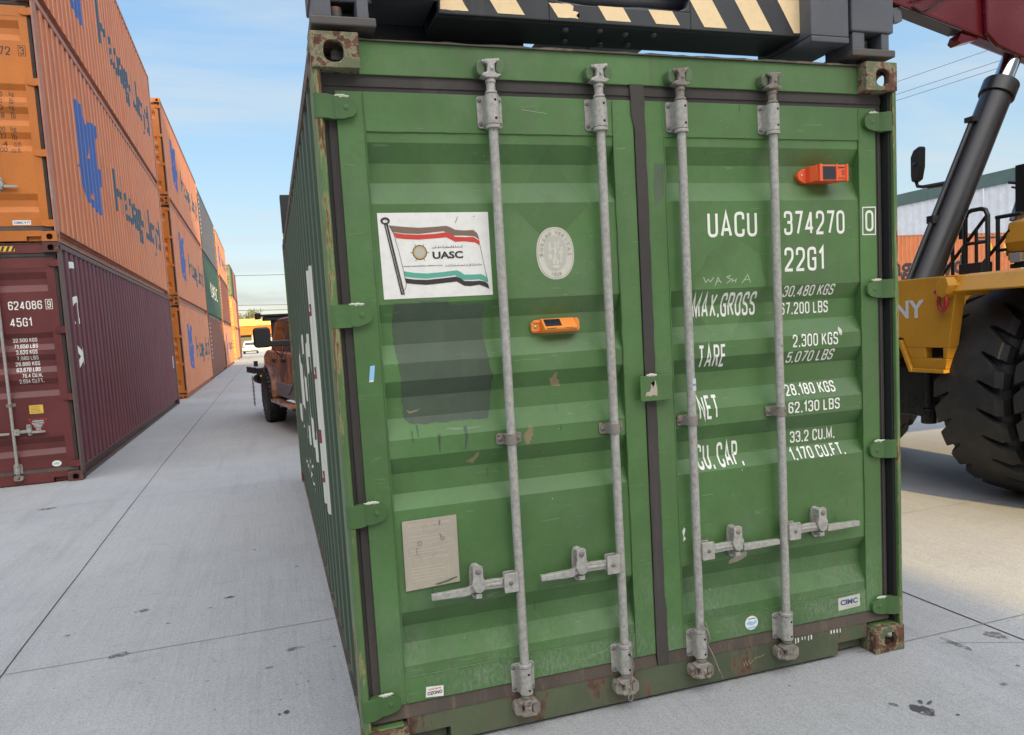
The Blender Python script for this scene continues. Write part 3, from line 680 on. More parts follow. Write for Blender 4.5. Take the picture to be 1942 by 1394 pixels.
def casting(mb, x0, x1, y0, y1, z0, z1, front=True):
    """hollow corner casting: oval holes in the end face, the outer side face and the top (or bottom)"""
    w, d, h, t = x1-x0, y1-y0, z1-z0, .026
    out = x1 > 0
    yf = y0 if front else y1; s = 1 if front else -1
    mb.plate_hole((x0, yf, z0), (1, 0, 0), (0, 0, 1), w, h, (w*(.53 if out else .47), h*.46), .034, .036, (0, s*t, 0))
    xs = x1 if out else x0; so = -1 if out else 1
    mb.plate_hole((xs, y0+t, z0), (0, 1, 0), (0, 0, 1), d-2*t, h, ((d-2*t)*.45, h*.5), .034, .03, (so*t, 0, 0))
    xi = x0 if out else x1
    mb.box(xi, xi-so*t, y0+t, y1-t, z0, z1) if False else mb.box(min(xi, xi-so*t), max(xi, xi-so*t), y0+t, y1-t, z0, z1)
    yb = y1-t if front else y0
    mb.box(x0, x1, yb, yb+t, z0, z1)
    a0, a1 = min(x0+t, x1-t), max(x0+t, x1-t)
    mb.box(a0, a1, y0+t, y1-t, z0, z0+t*.9); mb.box(a0, a1, y0+t, y1-t, z1-t*.9, z1)
def part_label(o, l): o['label'] = l
def build_container(sp, root, P, hero=False):
    """P: paint names. Everything is laid out in the container's own axes: door end at y=0, x across, z up"""
    L, H = sp.L, sp.H; bev = .0025 if hero else 0
    for s in (-1, 1):
        f = MB()
        if s < 0: f.box(-1.190, -1.219, .0265, .17, .118, H-.118); f.cyl((-1.2045, .0265, .118), (-1.2045, .0265, H-.118), .0145, n=12)
        else: f.box(1.201, 1.219, .008, .17, .118, H-.118)
        f.box(1.10*s, 1.190*s, .105, .17, .118, H-.118); f.box(1.07*s, 1.195*s, .02, .105, .1181, .124)
        if s > 0: f.box(1.19, 1.2009, .105, .17, .118, H-.118)
        f.build('corner_post', P['post'], root, smooth=30, bevel=.003 if hero else 0)
        f = MB(); f.box(1.07*s, 1.219*s, L-.16, L-.012, .118, H-.118); f.build('corner_post', P['post'], root)
        f = MB(); f.box(1.159*s, 1.217*s, .178, L-.178, H-.062, H-.003); f.build('side_rail', P['rail'], root, bevel=bev)
        f = MB(); f.prism([(1.206*s, .0125), (1.206*s, .022), (1.125*s, .026), (1.125*s, .146), (1.206*s, .150), (1.206*s, .16), (1.11*s, .16), (1.11*s, .0125)], 1, .178, L-.178); f.build('side_rail', P['rail'], root)
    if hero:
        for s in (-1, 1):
            f = MB(); f.box(s*1.187, s*1.200, .024, .1045, .1245, H-.1185); f.build('post_recess_shade', 'recess_shade', root)  # black strip put in for the deep shade of the post recess
    f = MB(); f.box(-1.05, 1.05, L-.12, L-.006, H-.11, H-.003); f.build('end_rail', P['rail'], root)
    f = MB(); f.box(-1.05, 1.05, L-.12, L-.006, .0125, .16); f.build('end_rail', P['rail'], root)
    f = MB(); f.box(-1.057, 1.057, .05, .13, H-.121, H-.009); f.build('header', P['frame'], root, bevel=bev)
    f = MB()
    n = 60; pts = [(-1.057+2.114*i/n, H-.009) for i in range(n+1)]+[(-1.057+2.114*i/n, H-.001+random.uniform(-.004, .001)) for i in range(n, -1, -1)]
    f.prism(pts, 1, .040, .13); f.build('header_lip', P['rail'], root)
    f = MB(); f.prism([(-1.055, .066), (-.892, .066), (-.892, .0125), (.892, .0125), (.892, .066), (1.055, .066), (1.055, .135), (-1.055, .135)], 1, .048, .16)
    f.box(-1.05, -.9, .09, .16, .0125, .066); f.box(.9, 1.05, .09, .16, .0125, .066)
    f.build('door_sill', P['sill'], root, bevel=bev)
    for s in (-1, 1):
        for fr in (True, False):
            for z in (0, H-.118):
                c = MB(); x0, x1 = (1.057, 1.219) if s > 0 else (-1.219, -1.057)
                casting(c, x0, x1, 0 if fr else L-.178, .178 if fr else L, z, z+.118, fr)
                c.build('corner_casting', P['cast'], root, bevel=.006 if hero and fr else 0, seg=3)
    u0, u1 = .172, L-.17
    for s in (-1, 1):
        m = MB(); us = side_breaks(u0, u1); k = len(us)
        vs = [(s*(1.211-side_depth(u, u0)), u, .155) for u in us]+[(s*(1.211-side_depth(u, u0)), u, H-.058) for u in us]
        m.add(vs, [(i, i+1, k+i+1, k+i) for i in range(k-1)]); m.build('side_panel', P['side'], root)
    m = MB(); m.box(-1.158, 1.158, .13, L-.05, H-.03, H-.022); m.build('roof_panel', P['side'], root)
    m = MB(); xs = [-1.07+.12*i for i in range(19)]; q = [(x, L-.03 if i % 2 else L-.075) for i, x in enumerate(xs)]; k = len(q)
    m.add([(a, b, .155) for a, b in q]+[(a, b, H-.105) for a, b in q], [(i, i+1, k+i+1, k+i) for i in range(k-1)]); m.build('end_panel', P['side'], root)
    m = MB(); m.box(-1.15, 1.15, .12, L-.05, .13, .15); m.build('floor_panel', P['rail'], root)
    z0, z1 = sp.dz; doors = []
    for (x0, a, b, x1) in ((-1.145, -1.05, -.10, -.012), (.036, .118, 1.056, 1.145)):
        m = MB(); m.box(x0, a, .05, .11, z0, z1); m.box(b, x1, .05, .11, z0, z1); m.box(a, b, .0502, .11, sp.wt, z1); m.box(a, b, .0502, .11, z0, sp.wb)
        d = m.build('door', P['door'], root, bevel=.002 if hero else 0); doors.append(d)
        m = MB(); pr = [(sp.wt, DO)]
        for g4 in sp.gr: pr += [(g4[0], DO), (g4[1], DI), (g4[2], DI), (g4[3], DO)]
        pr.append((sp.wb, DO)); k = len(pr)
        m.add([(a-.001, y, z) for z, y in pr]+[(b+.001, y, z) for z, y in pr], [(i, i+1, k+i+1, k+i) for i in range(k-1)])
        m.build('corrugated_panel', P['door'], d)
        if hero:
            m = MB()
            for z in (sp.wt, sp.wb): m.tube([(a+(b-a)*i/24, .0495+random.uniform(-.0006, .0006), z+random.uniform(-.0012, .0012)) for i in range(25)], .0018, 6)
            for x in (a, b): m.tube([(x+random.uniform(-.001, .001), .0495, z0+.01+(z1-z0-.02)*i/50) for i in range(51)], .0032, 6)
            m.build('weld_seam', P['door'], d)
        gz = H-.119; xo = (-1.186, -1.145) if x0 < 0 else (1.145, 1.178)
        m = MB(); m.box(xo[0], xo[1], .057, .10, z0-.03, z1); m.box(xo[0]+.012, xo[1]-.014, .052, .057, z0, z1)
        m.box(min(xo[0], x0), max(x1, xo[1]), .058, .10, z1, gz); m.box(min(xo[0], x0), max(x1, xo[1]), .053, .058, z1+.018, gz-.016)
        if x0 < 0:
            n = 40; e0 = [(-.010+random.uniform(-.0015, .0015)-(0.013 if z > sp.wt+.03 else 0), z) for z in [z0-.05+(gz-z0+.05)*i/n for i in range(n+1)]]
            e1 = [(.036+random.uniform(-.002, .002)+(.006 if z < .4 else 0), z) for z in [z0-.05+(gz-z0+.05)*i/n for i in range(n, -1, -1)]]
            m.prism(e0+e1, 1, .044, .10)
        m.build('gasket', 'rubber', d)
        m = MB(); m.box(xo[0] if x0 < 0 else x0, x1 if x0 < 0 else xo[1], .0555, .10, .1355, z0)
        m.prism([(.0555, z0-.004), (.046, .137), (.046, .1352), (.0555, .1352)], 0, xo[0] if x0 < 0 else x0, x1 if x0 < 0 else xo[1])
        m.build('gasket', 'rubber_low', d)
        s = -1 if x0 < 0 else 1
        for hz in sp.hz:
            m = MB(); blade = [(1.168, .038), (1.125, .038), (1.09, .029), (1.076, .016), (1.073, 0), (1.076, -.016), (1.09, -.029), (1.125, -.038), (1.168, -.038)]
            m.prism([(s*x, hz+z) for x, z in blade], 1, .030, .05)
            m.prism([(s*1.150, .0295), (s*1.178, .0115), (s*1.2045, .0105), (s*1.2045, .042), (s*1.185, .042), (s*1.165, .05), (s*1.150, .05)], 2, hz-.0405, hz+.0405)
            m.cyl((s*1.2045, .0265, hz-.041), (s*1.2045, .0265, hz+.041), .0165, n=14)
            m.dome((s*1.112, .030, hz), (0, -1, 0), .011, .002, 12); m.dome((s*1.112, .028, hz), (0, -1, 0), .006, .0015, 8)
            m.build('hinge', P['hinge'], d, smooth=35, bevel=.003 if hero else 0)
            if hero:
                m = MB(); n = 9; m.tube([(s*(1.10+.055*i/n), .036+random.uniform(-.002, .002), hz+.0385+random.uniform(-.001, .003)) for i in range(n+1)], [.002+.005*math.sin(math.pi*(i+.5)/(n+1)) for i in range(n+1)], 6)
                m.build('sealant', 'silicone', d)
    for xr in sp.rx:
        yr = .012
        rod = MB(); rod.cyl((xr, yr, sp.lb-.06), (xr, yr, sp.ub+.06), .0172, n=18)
        ro = rod.build('locking_rod', 'galv', root, smooth=40)
        for zc in (sp.ub, sp.lb):
            m = MB(); m.prism([(xr+x, zc+z) for x, z in roundrect(-.047, .047, -.058, .058, .012)], 1, .044, .0505)
            m.cyl((xr, yr, zc-.052), (xr, yr, zc+.052), .0262, n=20); m.box(xr-.026, xr+.026, yr, .045, zc-.051, zc+.051)
            up_ = 1 if zc > 1.3 else -1
            m.cyl((xr, yr, zc-up_*.067), (xr, yr, zc-up_*.054), .0275, n=20)
            m.build('bearing', 'galv', ro, smooth=40, bevel=.0015 if hero else 0)
            if hero:
                for bx in (-.0375, .0375):
                    for bz in (-.042, .042): m = MB(); m.dome((xr+bx, .044, zc+bz), (0, -1, 0), .0085, .006); m.build('rivet', 'bolt', ro, smooth=50)
            for bz in (-.034, .03): m = MB(); m.dome((xr+.006, yr-.0255, zc+bz), (0, -1, 0), .0052, .0016, 8); m.build('grease_screw', 'dark', ro)
            # cam end
            b0 = H-.131 if up_ > 0 else .131; s = up_
            m = MB(); m.cyl((xr, yr, zc+s*.055), (xr, yr, b0+s*.002), .0165, n=16); m.cyl((xr, yr, zc+s*.056), (xr, yr, zc+s*.066), .0225, .021, n=18); m.cyl((xr, yr, b0-s*.018), (xr, yr, b0-s*.004), .0195, n=16)
            cp = [(-.038, .004), (-.020, -.002), (.020, -.002), (.040, .010), (.020, .013), (.014, .018), (.013, .046), (.022, .054), (.024, .064), (-.022, .062), (-.026, .05), (-.013, .044), (-.015, .018), (-.030, .014)]
            m.prism([(xr+x, b0+s*z) for x, z in cp], 1, -.010, .030); m.dome((xr+.002, -.010, b0+s*.03), (0, -1, 0), .008, .006, 8); m.cyl((xr-.03, .006, b0+s*.056), (xr+.034, .0, b0+s*.062), .0075, n=8); m.build('cam', 'galv_rust' if xr > 0 or s < 0 else 'galv', ro, smooth=30, bevel=.003 if hero else 0)
            for sx in (-1, 1):
                m = MB(); kx = xr+sx*.034; kp = [(kx+dx, b0+s*(.036+dz)) for dx, dz in ellipse(0, 0, .0165, .027, 10, 3)]
                m.prism(kp, 1, -.004 if sx > 0 else .008, .05)
                m.build('cam_keeper', P['keeper'] if up_ > 0 else 'galv_rust', ro, bevel=.005 if hero else 0, seg=3)
        m = MB(); zc = sp.mc
        arc = [(xr+.0215*math.cos(q), yr-.0215*math.sin(q)) for q in [math.pi*i/10 for i in range(11)]]
        m.prism(arc+[(xr-.0215, .046), (xr+.0215, .046)], 2, zc-.02, zc+.02)
        m.prism([(xr+x, zc+z) for x, z in roundrect(-.05, .05, -.021, .021, .008)], 1, .044, .0525)
        m.build('rod_clamp', 'galv_rust', ro, smooth=40, bevel=.0012 if hero else 0)
        if hero:
            for bx in (-.037, .037): m = MB(); m.dome((xr+bx, .044, zc), (0, -1, 0), .0095, .007); m.build('rivet', 'bolt', ro, smooth=50)
    for (xr, xt, xe, zc) in sp.hd:
        s = 1 if xt > xr else -1
        m = MB(); m.prism([(xr+s*x, zc+z) for x, z in roundrect(.012, .068, -.037, .037, .006)], 1, -.012, -.004); m.prism([(xr+s*x, zc+z) for x, z in roundrect(.012, .062, -.035, .035, .006)], 1, .026, .034); m.box(xr+s*.012, xr+s*.022, -.006, .028, zc-.035, zc+.035)
        h0 = m.build('handle_bracket', 'galv', root, bevel=.0015 if hero else 0)
        m = MB(); m.dome((xr+s*.042, -.012, zc), (0, -1, 0), .009, .005, 12); m.build('rivet', 'bolt', h0, smooth=50)
        hx = abs(xe-xr); tx = abs(xt-xr); dr = -.012
        topl = [(.058, .017), (tx*.7, .020), (tx, .019+dr*.2), (tx+.04, .014+dr), (hx, .010+dr)]
        botl = [(hx, -.011+dr), (tx+.05, -.014+dr), (tx, -.012+dr*.4), (tx*.7, -.016), (.058, -.019)]
        m = MB(); pts = [(xr+s*x, zc+z) for x, z in topl+botl]; m.prism(pts, 1, .002, .020)
        m.prism([(xr+s*x, zc+z) for x, z in ((tx+.03, .016+dr), (tx+.055, .0145+dr), (hx+.001, .0105+dr), (hx+.001, -.0115+dr), (tx+.055, -.0145+dr), (tx+.03, -.013+dr))], 1, -.004, .012)
        m.prism([(xr+s*x, zc+z) for x, z in ((.07, .006), (tx-.02, .007), (tx-.02, -.004), (.07, -.006))], 1, -.003, .004)
        ha = m.build('handle', 'galv', root, bevel=.003 if hero else 0)
        m = MB(); m.prism([(xt+x, zc+.012+z) for x, z in ellipse(0, 0, .0225, .068, 24, 3.2)], 1, .036, .0505)
        m.prism([(xt-.019, zc+.078), (xt-.008, zc+.085), (xt+.008, zc+.085), (xt+.019, zc+.078), (xt+.020, zc+.035), (xt+.028, zc+.02), (xt+.02, zc-.012), (xt+.004, zc-.022), (xt-.012, zc-.016), (xt-.026, zc+.012), (xt-.02, zc+.035)], 1, -.010, -.002)
        m.box(xt-.016, xt+.016, -.004, .04, zc+.045, zc+.075); m.box(xt-.012, xt+.012, -.004, .04, zc-.043, zc-.026)
        m.build('handle_catch', 'galv', root, bevel=.002 if hero else 0)
        m = MB(); m.dome((xt, -.010, zc+.062), (0, -1, 0), .0115, .006, 12); m.build('rivet', 'galv_rust' if s > 0 else 'bolt', ha, smooth=50)
        m = MB(); m.dome((xt, .036, zc-.037), (0, -1, 0), .0105, .006, 12)
        m.build('rivet', 'galv_rust' if s > 0 else 'bolt', ha, smooth=50)
    return doors
# ---- the green container ------------------------------------------------------
hero = thing('shipping_container', 'large green container in front, marked UACU 374270, with a flag sticker', 'container')
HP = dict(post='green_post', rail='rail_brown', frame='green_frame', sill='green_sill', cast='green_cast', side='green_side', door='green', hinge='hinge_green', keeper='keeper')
dl, dr_ = build_container(HERO, hero, HP, hero=True)
zb = sorted([q for g4 in HERO.gr for q in g4]+[HERO.wt, HERO.wb])
def hmap(u, v, off): return (u, door_y(HERO, u, v)-off, v)
def HD(): return Decal(hmap, ('v', zb))
# ghost marks of old placards and scrubbed paint
d = HD(); d.poly([(-.368, 2.236), (-.273, 2.1), (-.215, 2.016), (-.309, 1.931), (-.369, 1.88), (-.432, 1.917), (-.515, 2.01), (-.457, 2.1)], 0, .0006)
d.poly([(-.371, 2.066), (-.294, 1.99), (-.378, 1.905), (-.451, 1.981)], 1, .0009)
d.build('old_placard_mark', ['ghost', 'ghost2'], dl)
d = HD(); d.poly([(.307, 1.822), (.43, 1.874), (.544, 1.809), (.569, 1.683), (.476, 1.562), (.414, 1.465), (.308, 1.508), (.222, 1.636), (.24, 1.726)], 0, .0006, .006); d.build('old_placard_mark', ['ghost2'], dr_)
PATCH = [(-.994, 1.662), (-.987, 1.676), (-.948, 1.676), (-.902, 1.671), (-.896, 1.679), (-.843, 1.679), (-.796, 1.673), (-.788, 1.661), (-.712, 1.663), (-.653, 1.659), (-.655, 1.611), (-.661, 1.564), (-.658, 1.51), (-.652, 1.462), (-.649, 1.414), (-.637, 1.396), (-.646, 1.312), (-.653, 1.253), (-.664, 1.227), (-.692, 1.226), (-.74, 1.232), (-.826, 1.228), (-.874, 1.23), (-.921, 1.229), (-.962, 1.235), (-.979, 1.25), (-.983, 1.282), (-.984, 1.34), (-.987, 1.399), (-.99, 1.456), (-.996, 1.497), (-1.0, 1.555), (-1.001, 1.6)]
d = HD(); d.poly(PATCH, 0, .001, .0025)
for q in ([(-.961, 1.207), (-.955, 1.208), (-.958, 1.165), (-.961, 1.164)], [(-.942, 1.226), (-.934, 1.226), (-.935, 1.183), (-.939, 1.184)], [(-.866, 1.186), (-.854, 1.188), (-.86, 1.12), (-.862, 1.123)], [(-.764, 1.203), (-.751, 1.211), (-.751, 1.166), (-.761, 1.122), (-.766, 1.119), (-.76, 1.167)]): d.poly(q, 1, .001)
d.poly([(-.97, 1.285), (-.955, 1.278), (-.925, 1.283), (-.915, 1.287), (-.93, 1.276), (-.96, 1.27)], 2, .0016)
d.build('paint_patch', ['patch', 'drip', 'bare'], dl)
d = HD(); d.poly([(-.41, 1.354), (-.381, 1.385), (-.378, 1.359), (-.364, 1.343), (-.362, 1.325), (-.392, 1.327)], 0, .001, .003); d.poly([(-.535, 1.15), (-.515, 1.17), (-.505, 1.19), (-.49, 1.17), (-.5, 1.13), (-.525, 1.11)], 0, .001, .004)
d.poly([(-.76, 1.075), (-.73, 1.09), (-.715, 1.11), (-.71, 1.095), (-.735, 1.06)], 0, .001, .003)
d.build('bare_paint_spot', ['bare', 'graypaint'], dl)
d = HD(); d.poly([(.07, 2.178), (.114, 2.17), (.105, 2.047), (.071, 2.0), (.065, 2.086)], 0, .0008, .003); d.poly([(.355, .528), (.39, .55), (.44, .555), (.435, .53), (.395, .512), (.36, .508)], 1, .0012, .003)
d.poly([(.935, 1.47), (.945, 1.485), (.955, 1.47), (.95, 1.445), (.938, 1.45)], 2, .0012)
d.build('scuff_mark', ['graypaint', 'plate', 'silicone'], dr_)
rs_ = random.Random(11)
for dd, xa, xb, nn in ((dl, -1.04, -.11, 44), (dr_, .125, 1.05, 40)):
    d = HD()
    for i in range(nn):
        x, z = rs_.uniform(xa, xb), rs_.choice((rs_.uniform(.2, 1.2), rs_.uniform(.2, 2.4))); k = rs_.random()
        if k < .42:
            h, w = rs_.uniform(.012, .06), rs_.uniform(.001, .003); d.poly([(x, z), (x+w, z+h*.4), (x+w*.6, z+h), (x-w*.4, z+h*.7), (x-w*.7, z+h*.2)], rs_.choice((0, 0, 3)), .0006+i*1e-5)
        elif k < .8:
            q = rs_.uniform(.0008, .0026); d.poly(ellipse(x, z, q, q*rs_.uniform(.7, 2.4), 7), rs_.choice((1, 1, 2)), .0006+i*1e-5, q*.3)
        else:
            pts = [(x, z)]; a_ = rs_.uniform(-.5, .9)
            for j_ in range(4): pts.append((pts[-1][0]+rs_.uniform(.008, .022), pts[-1][1]+rs_.uniform(-.006, .006)+a_*.012))
            d.line(pts, rs_.uniform(.0009, .0016), rs_.choice((1, 3)), .0007+i*1e-5)
    d.build('paint_scuff', ['drip', 'scuff_pale', 'galv_rust', 'ghost2'], dd)
d = HD(); d.line([(-.30, .235), (-.24, .243), (-.215, .262), (-.19, .272), (-.16, .268), (-.175, .278)], .002, 0, .0012); d.line([(.10, .50), (.13, .503)], .002, 0, .0012); d.line([(-.37, 2.353), (-.47, 2.365)], .002, 0, .001); d.build('paint_scuff', ['scuff_pale'], dl)
# flag sticker
d = HD()
d.poly([(-1.030, 1.995), (-.6215, 1.994), (-.6205, 1.690), (-1.0265, 1.690)], 0, .0012)
B1 = [(-.991, 1.951), (-.937, 1.945), (-.883, 1.941), (-.827, 1.943), (-.782, 1.946), (-.766, 1.94), (-.749, 1.931), (-.715, 1.928), (-.681, 1.929), (-.667, 1.917), (-.66, 1.892), (-.677, 1.906), (-.716, 1.91), (-.762, 1.911), (-.778, 1.921), (-.795, 1.927), (-.84, 1.923), (-.884, 1.919), (-.939, 1.922), (-.979, 1.928)]
B2 = [(-.976, 1.925), (-.939, 1.919), (-.885, 1.916), (-.829, 1.918), (-.784, 1.923), (-.767, 1.916), (-.751, 1.906), (-.717, 1.904), (-.682, 1.904), (-.66, 1.889), (-.66, 1.873), (-.678, 1.884), (-.718, 1.889), (-.752, 1.888), (-.769, 1.897), (-.785, 1.905), (-.83, 1.902), (-.886, 1.899), (-.94, 1.902), (-.97, 1.907)]
B3 = [(-.95, 1.788), (-.911, 1.781), (-.866, 1.777), (-.805, 1.78), (-.753, 1.785), (-.739, 1.778), (-.726, 1.768), (-.691, 1.767), (-.662, 1.768), (-.645, 1.759), (-.638, 1.75), (-.637, 1.736), (-.669, 1.749), (-.704, 1.748), (-.733, 1.75), (-.746, 1.759), (-.76, 1.767), (-.806, 1.763), (-.868, 1.759), (-.912, 1.763), (-.947, 1.769)]
B4 = [(-.948, 1.763), (-.912, 1.757), (-.868, 1.754), (-.806, 1.758), (-.755, 1.762), (-.741, 1.755), (-.727, 1.745), (-.693, 1.743), (-.67, 1.744), (-.647, 1.739), (-.637, 1.73), (-.633, 1.712), (-.654, 1.722), (-.671, 1.729), (-.706, 1.725), (-.728, 1.727), (-.742, 1.735), (-.756, 1.744), (-.807, 1.74), (-.869, 1.736), (-.908, 1.74), (-.943, 1.745)]
d.poly(B1, 2, .002); d.poly(B2, 3, .0022); d.poly(B3, 4, .002); d.poly(B4, 1, .0022)
d.line([(-1.006, 1.958), (-.9625, 1.706)], .0045, 1, .0026); d.line([(-.997, 1.957), (-.953, 1.706)], .0045, 1, .0028); d.line([(-1.0, 1.956), (-.958, 1.706)], .002, 1, .003); d.line([(-.965, 1.706), (-.951, 1.706)], .003, 1, .0034)
d.ring(ellipse(-1.003, 1.967, .0165, .0125, 24), ellipse(-1.003, 1.966, .0095, .006, 24), 1, .003)
d.line([(-.991, 1.951), (-.977, 1.925), (-.962, 1.86), (-.949, 1.785), (-.943, 1.742), (-.946, 1.728), (-.953, 1.719)], .0016, 1, .0032); d.line([(-.66, 1.875), (-.650, 1.81), (-.637, 1.736)], .0014, 1, .0032)
d.ring(ellipse(-.886, 1.853, .0265, .0265, 32), ellipse(-.886, 1.853, .0235, .0235, 32), 1, .0022); d.ring(ellipse(-.886, 1.853, .0235, .0235, 32), ellipse(-.886, 1.853, .0175, .0175, 32), 5, .0022); d.poly(ellipse(-.886, 1.853, .0175, .0175, 24), 6, .002)
for k in range(6):
    q = R(15+60*k) if k else R(30)
    q = R(60*k)+R(0); d.line([(-.886+.0265*math.cos(q), 1.853+.0265*math.sin(q)), (-.886+.034*math.cos(q), 1.853+.034*math.sin(q))], .0018, 1, .0024)
d.text('UASC', -.840, -.7265, 1.828, 1.8545, 1, .0022, bold=.035)
def squig(x0, x1, z, h, n, mi, off):
    x = x1
    while x > x0+.004:
        wdt = random.uniform(.006, .014); e = max(x-wdt, x0); k = random.random()
        if k < .4: d.line([(x, z), (x-.2*(x-e), z+h*.3), (x-.5*(x-e), z), (e, z)], .0016, mi, off)
        elif k < .7: d.line([(x, z+h*.8), (x-.001, z), (e, z)], .0016, mi, off+.0002)
        else: d.line([(x, z+h*.2), (x-.3*(x-e), z+h*.5), (x-.5*(x-e), z-h*.3), (e, z-h*.1)], .0016, mi, off+.0004)
        if random.random() < .5: d.rect(x-.003, x-.0015, z+h*.7, z+h*.85, mi, off+.0006)
        x = e-random.uniform(0, .003)
squig(-.84, -.727, 1.868, .009, 8, 1, .0024); squig(-.798, -.657, 1.801, .009, 10, 1, .0024)
d.text('UNITED ARAB SHIPPING COMPANY (S.A.G)', -.949, -.806, 1.8015, 1.8065, 1, .0022, bold=.02)
d.line([(-.748, 1.955), (-.738, 1.978)], .0016, 1, .0026); d.line([(-.68, 1.978), (-.672, 1.98)], .0014, 1, .0026)
part_label(d.build('flag_sticker', ['sticker', 'ink', 'ink_brown', 'ink_red', 'ink_green', 'ink_gold', 'ink_pale'], dl), 'white sticker with a red, green and black flag')
# classification oval
d = HD(); c0, c1 = -.3635, 1.8355
d.poly(ellipse(c0, c1, .0765, .0985, 48, 2.25), 0, .0012)
d.ring(ellipse(c0, c1, .0715, .0935, 48, 2.25), ellipse(c0, c1, .0700, .0920, 48, 2.25), 1, .0022); d.poly(ellipse(c0, c1, .0455, .0665, 40, 2.3), 2, .002)
arc_text(d, 'BUREAU VERITAS', c0, c1, .0575, .0795, .0175, -100, 100, 1); arc_text(d, '1828', c0, c1, .0575, .0795, .0165, 150+60-8, 150+8, 1, inward=False)
for (a, b, w, h) in ((0, .035, .006, .008), (0, .014, .007, .016), (-.002, -.012, .005, .014), (-.008, -.03, .006, .012), (.006, -.032, .005, .012), (.012, .028, .004, .014), (.016, .042, .003, .008), (-.022, .02, .006, .016), (-.022, .038, .004, .007), (-.022, -.012, .009, .012), (.022, .004, .011, .008), (.022, -.008, .004, .018), (.026, .018, .006, .006), (0, -.05, .016, .006), (-.012, .018, .008, .003), (.02, -.03, .008, .004)):
    d.poly(ellipse(c0+a, c1+b, w, h, 12), 0, .0026+random.uniform(0, .0006))
part_label(d.build('oval_sticker', ['sticker_cream', 'ink_grey', 'ink_pale'], dl), 'cream oval sticker with a grey seal')
# approval plate
m = MB(); m.prism([(-1.022, .8785), (-.817, .8805), (-.8195, .6245), (-1.0245, .6165)], 1, .0455, .0505)
pl = m.build('approval_plate', 'plate', dl); part_label(pl, 'dull metal approval plate')
pm = Decal(lambda u, v, off: (u, .0455-off, v)); 
pm.text('APPROVED FOR TRANSPORT', -1.003, -.842, .856, .865, 0, .0006, .02); pm.text('UNDER CUSTOMS SEAL', -.985, -.86, .838, .846, 0, .0006); pm.text('CSC SAFETY APPROVAL', -.985, -.855, .728, .738, 0, .0006, .02)
for z in (.818, .806, .765, .755, .70, .688, .676, .664, .652): pm.line([(-1.0, z), (-.845-random.uniform(0, .05), z+.001)], .0022, 0, .0006)
for a in ([(-1.01, .785), (-.925, .79), (-.925, .745), (-1.01, .74)], [(-.918, .79), (-.835, .795), (-.835, .775), (-.918, .77)]): pm.line(a, .0012, 0, .0008, closed=True)
pm.line([(-.86, .72), (-.86, .64)], .0012, 0, .0008); 
pm.ring(ellipse(-.962, .79, .0085, .0085, 16), ellipse(-.962, .79, .0062, .0062, 16), 1, .001); pm.ring(ellipse(-.875, .80, .008, .008, 16), ellipse(-.875, .80, .006, .006, 16), 1, .001); pm.line([(-.975, .775), (-.975, .75)], .0022, 1, .001)
pm.poly([(-.886, .868), (-.88, .866), (-.881, .85), (-.885, .852)], 1, .0012, .002); pm.poly([(-.885, .82), (-.881, .815), (-.882, .80)], 1, .0012, .002); pm.poly([(-.92, .63), (-.85, .642), (-.83, .645), (-.83, .640), (-.9, .624)], 2, .0012, .002)
pm.build('plate_print', ['plate_ink', 'bolt', 'graypaint'], dl)
# small stickers
d = HD(); d.poly([(-.975, .239), (-.909, .2335), (-.911, .192), (-.979, .1985)], 0, .0012); d.text('OZONO', -.972, -.915, .205, .2185, 1, .0022, .03); d.text('OZONE TREATED', -.968, -.918, .224, .2295, 2, .0022, .02); d.build('maker_sticker', ['sticker', 'ink', 'ink_red'], dl)
d = HD(); d.poly([(-1.094, 1.457), (-1.077, 1.458), (-1.085, 1.400), (-1.102, 1.399)], 0, .0012); d.poly([(-1.1, 1.405), (-1.087, 1.406), (-1.086, 1.4), (-1.102, 1.399)], 1, .002, .001); d.build('tape_scrap', ['tape', 'sticker'], dl)
d = HD(); d.poly([(.899, .272), (1.018, .276), (1.019, .2195), (.901, .2145)], 0, .0012); d.text('CIMC', .911, 1.005, .237, .262, 1, .0022, .04); d.text('www.cimc.com', .94, 1.005, .2245, .2305, 2, .0022); d.build('maker_sticker', ['sticker_cream', 'ink_blue', 'ink_grey'], dr_)
d = HD(); d.poly(ellipse(.448, .239, .032, .031, 28), 0, .0012); d.poly([(.42, .238), (.435, .25), (.455, .242), (.474, .25), (.472, .235), (.45, .228), (.43, .233)], 1, .002); d.rect(.43, .468, .256, .259, 2, .0022); d.rect(.428, .47, .215, .222, 1, .0022); d.build('round_sticker', ['sticker', 'tape', 'ink'], dr_)
d = HD(); d.poly([(.132, .683), (.142, .70), (.148, .69), (.14, .665), (.148, .65), (.135, .64), (.138, .66)], 0, .0012); d.build('sticker_scrap', ['sticker'], dr_)
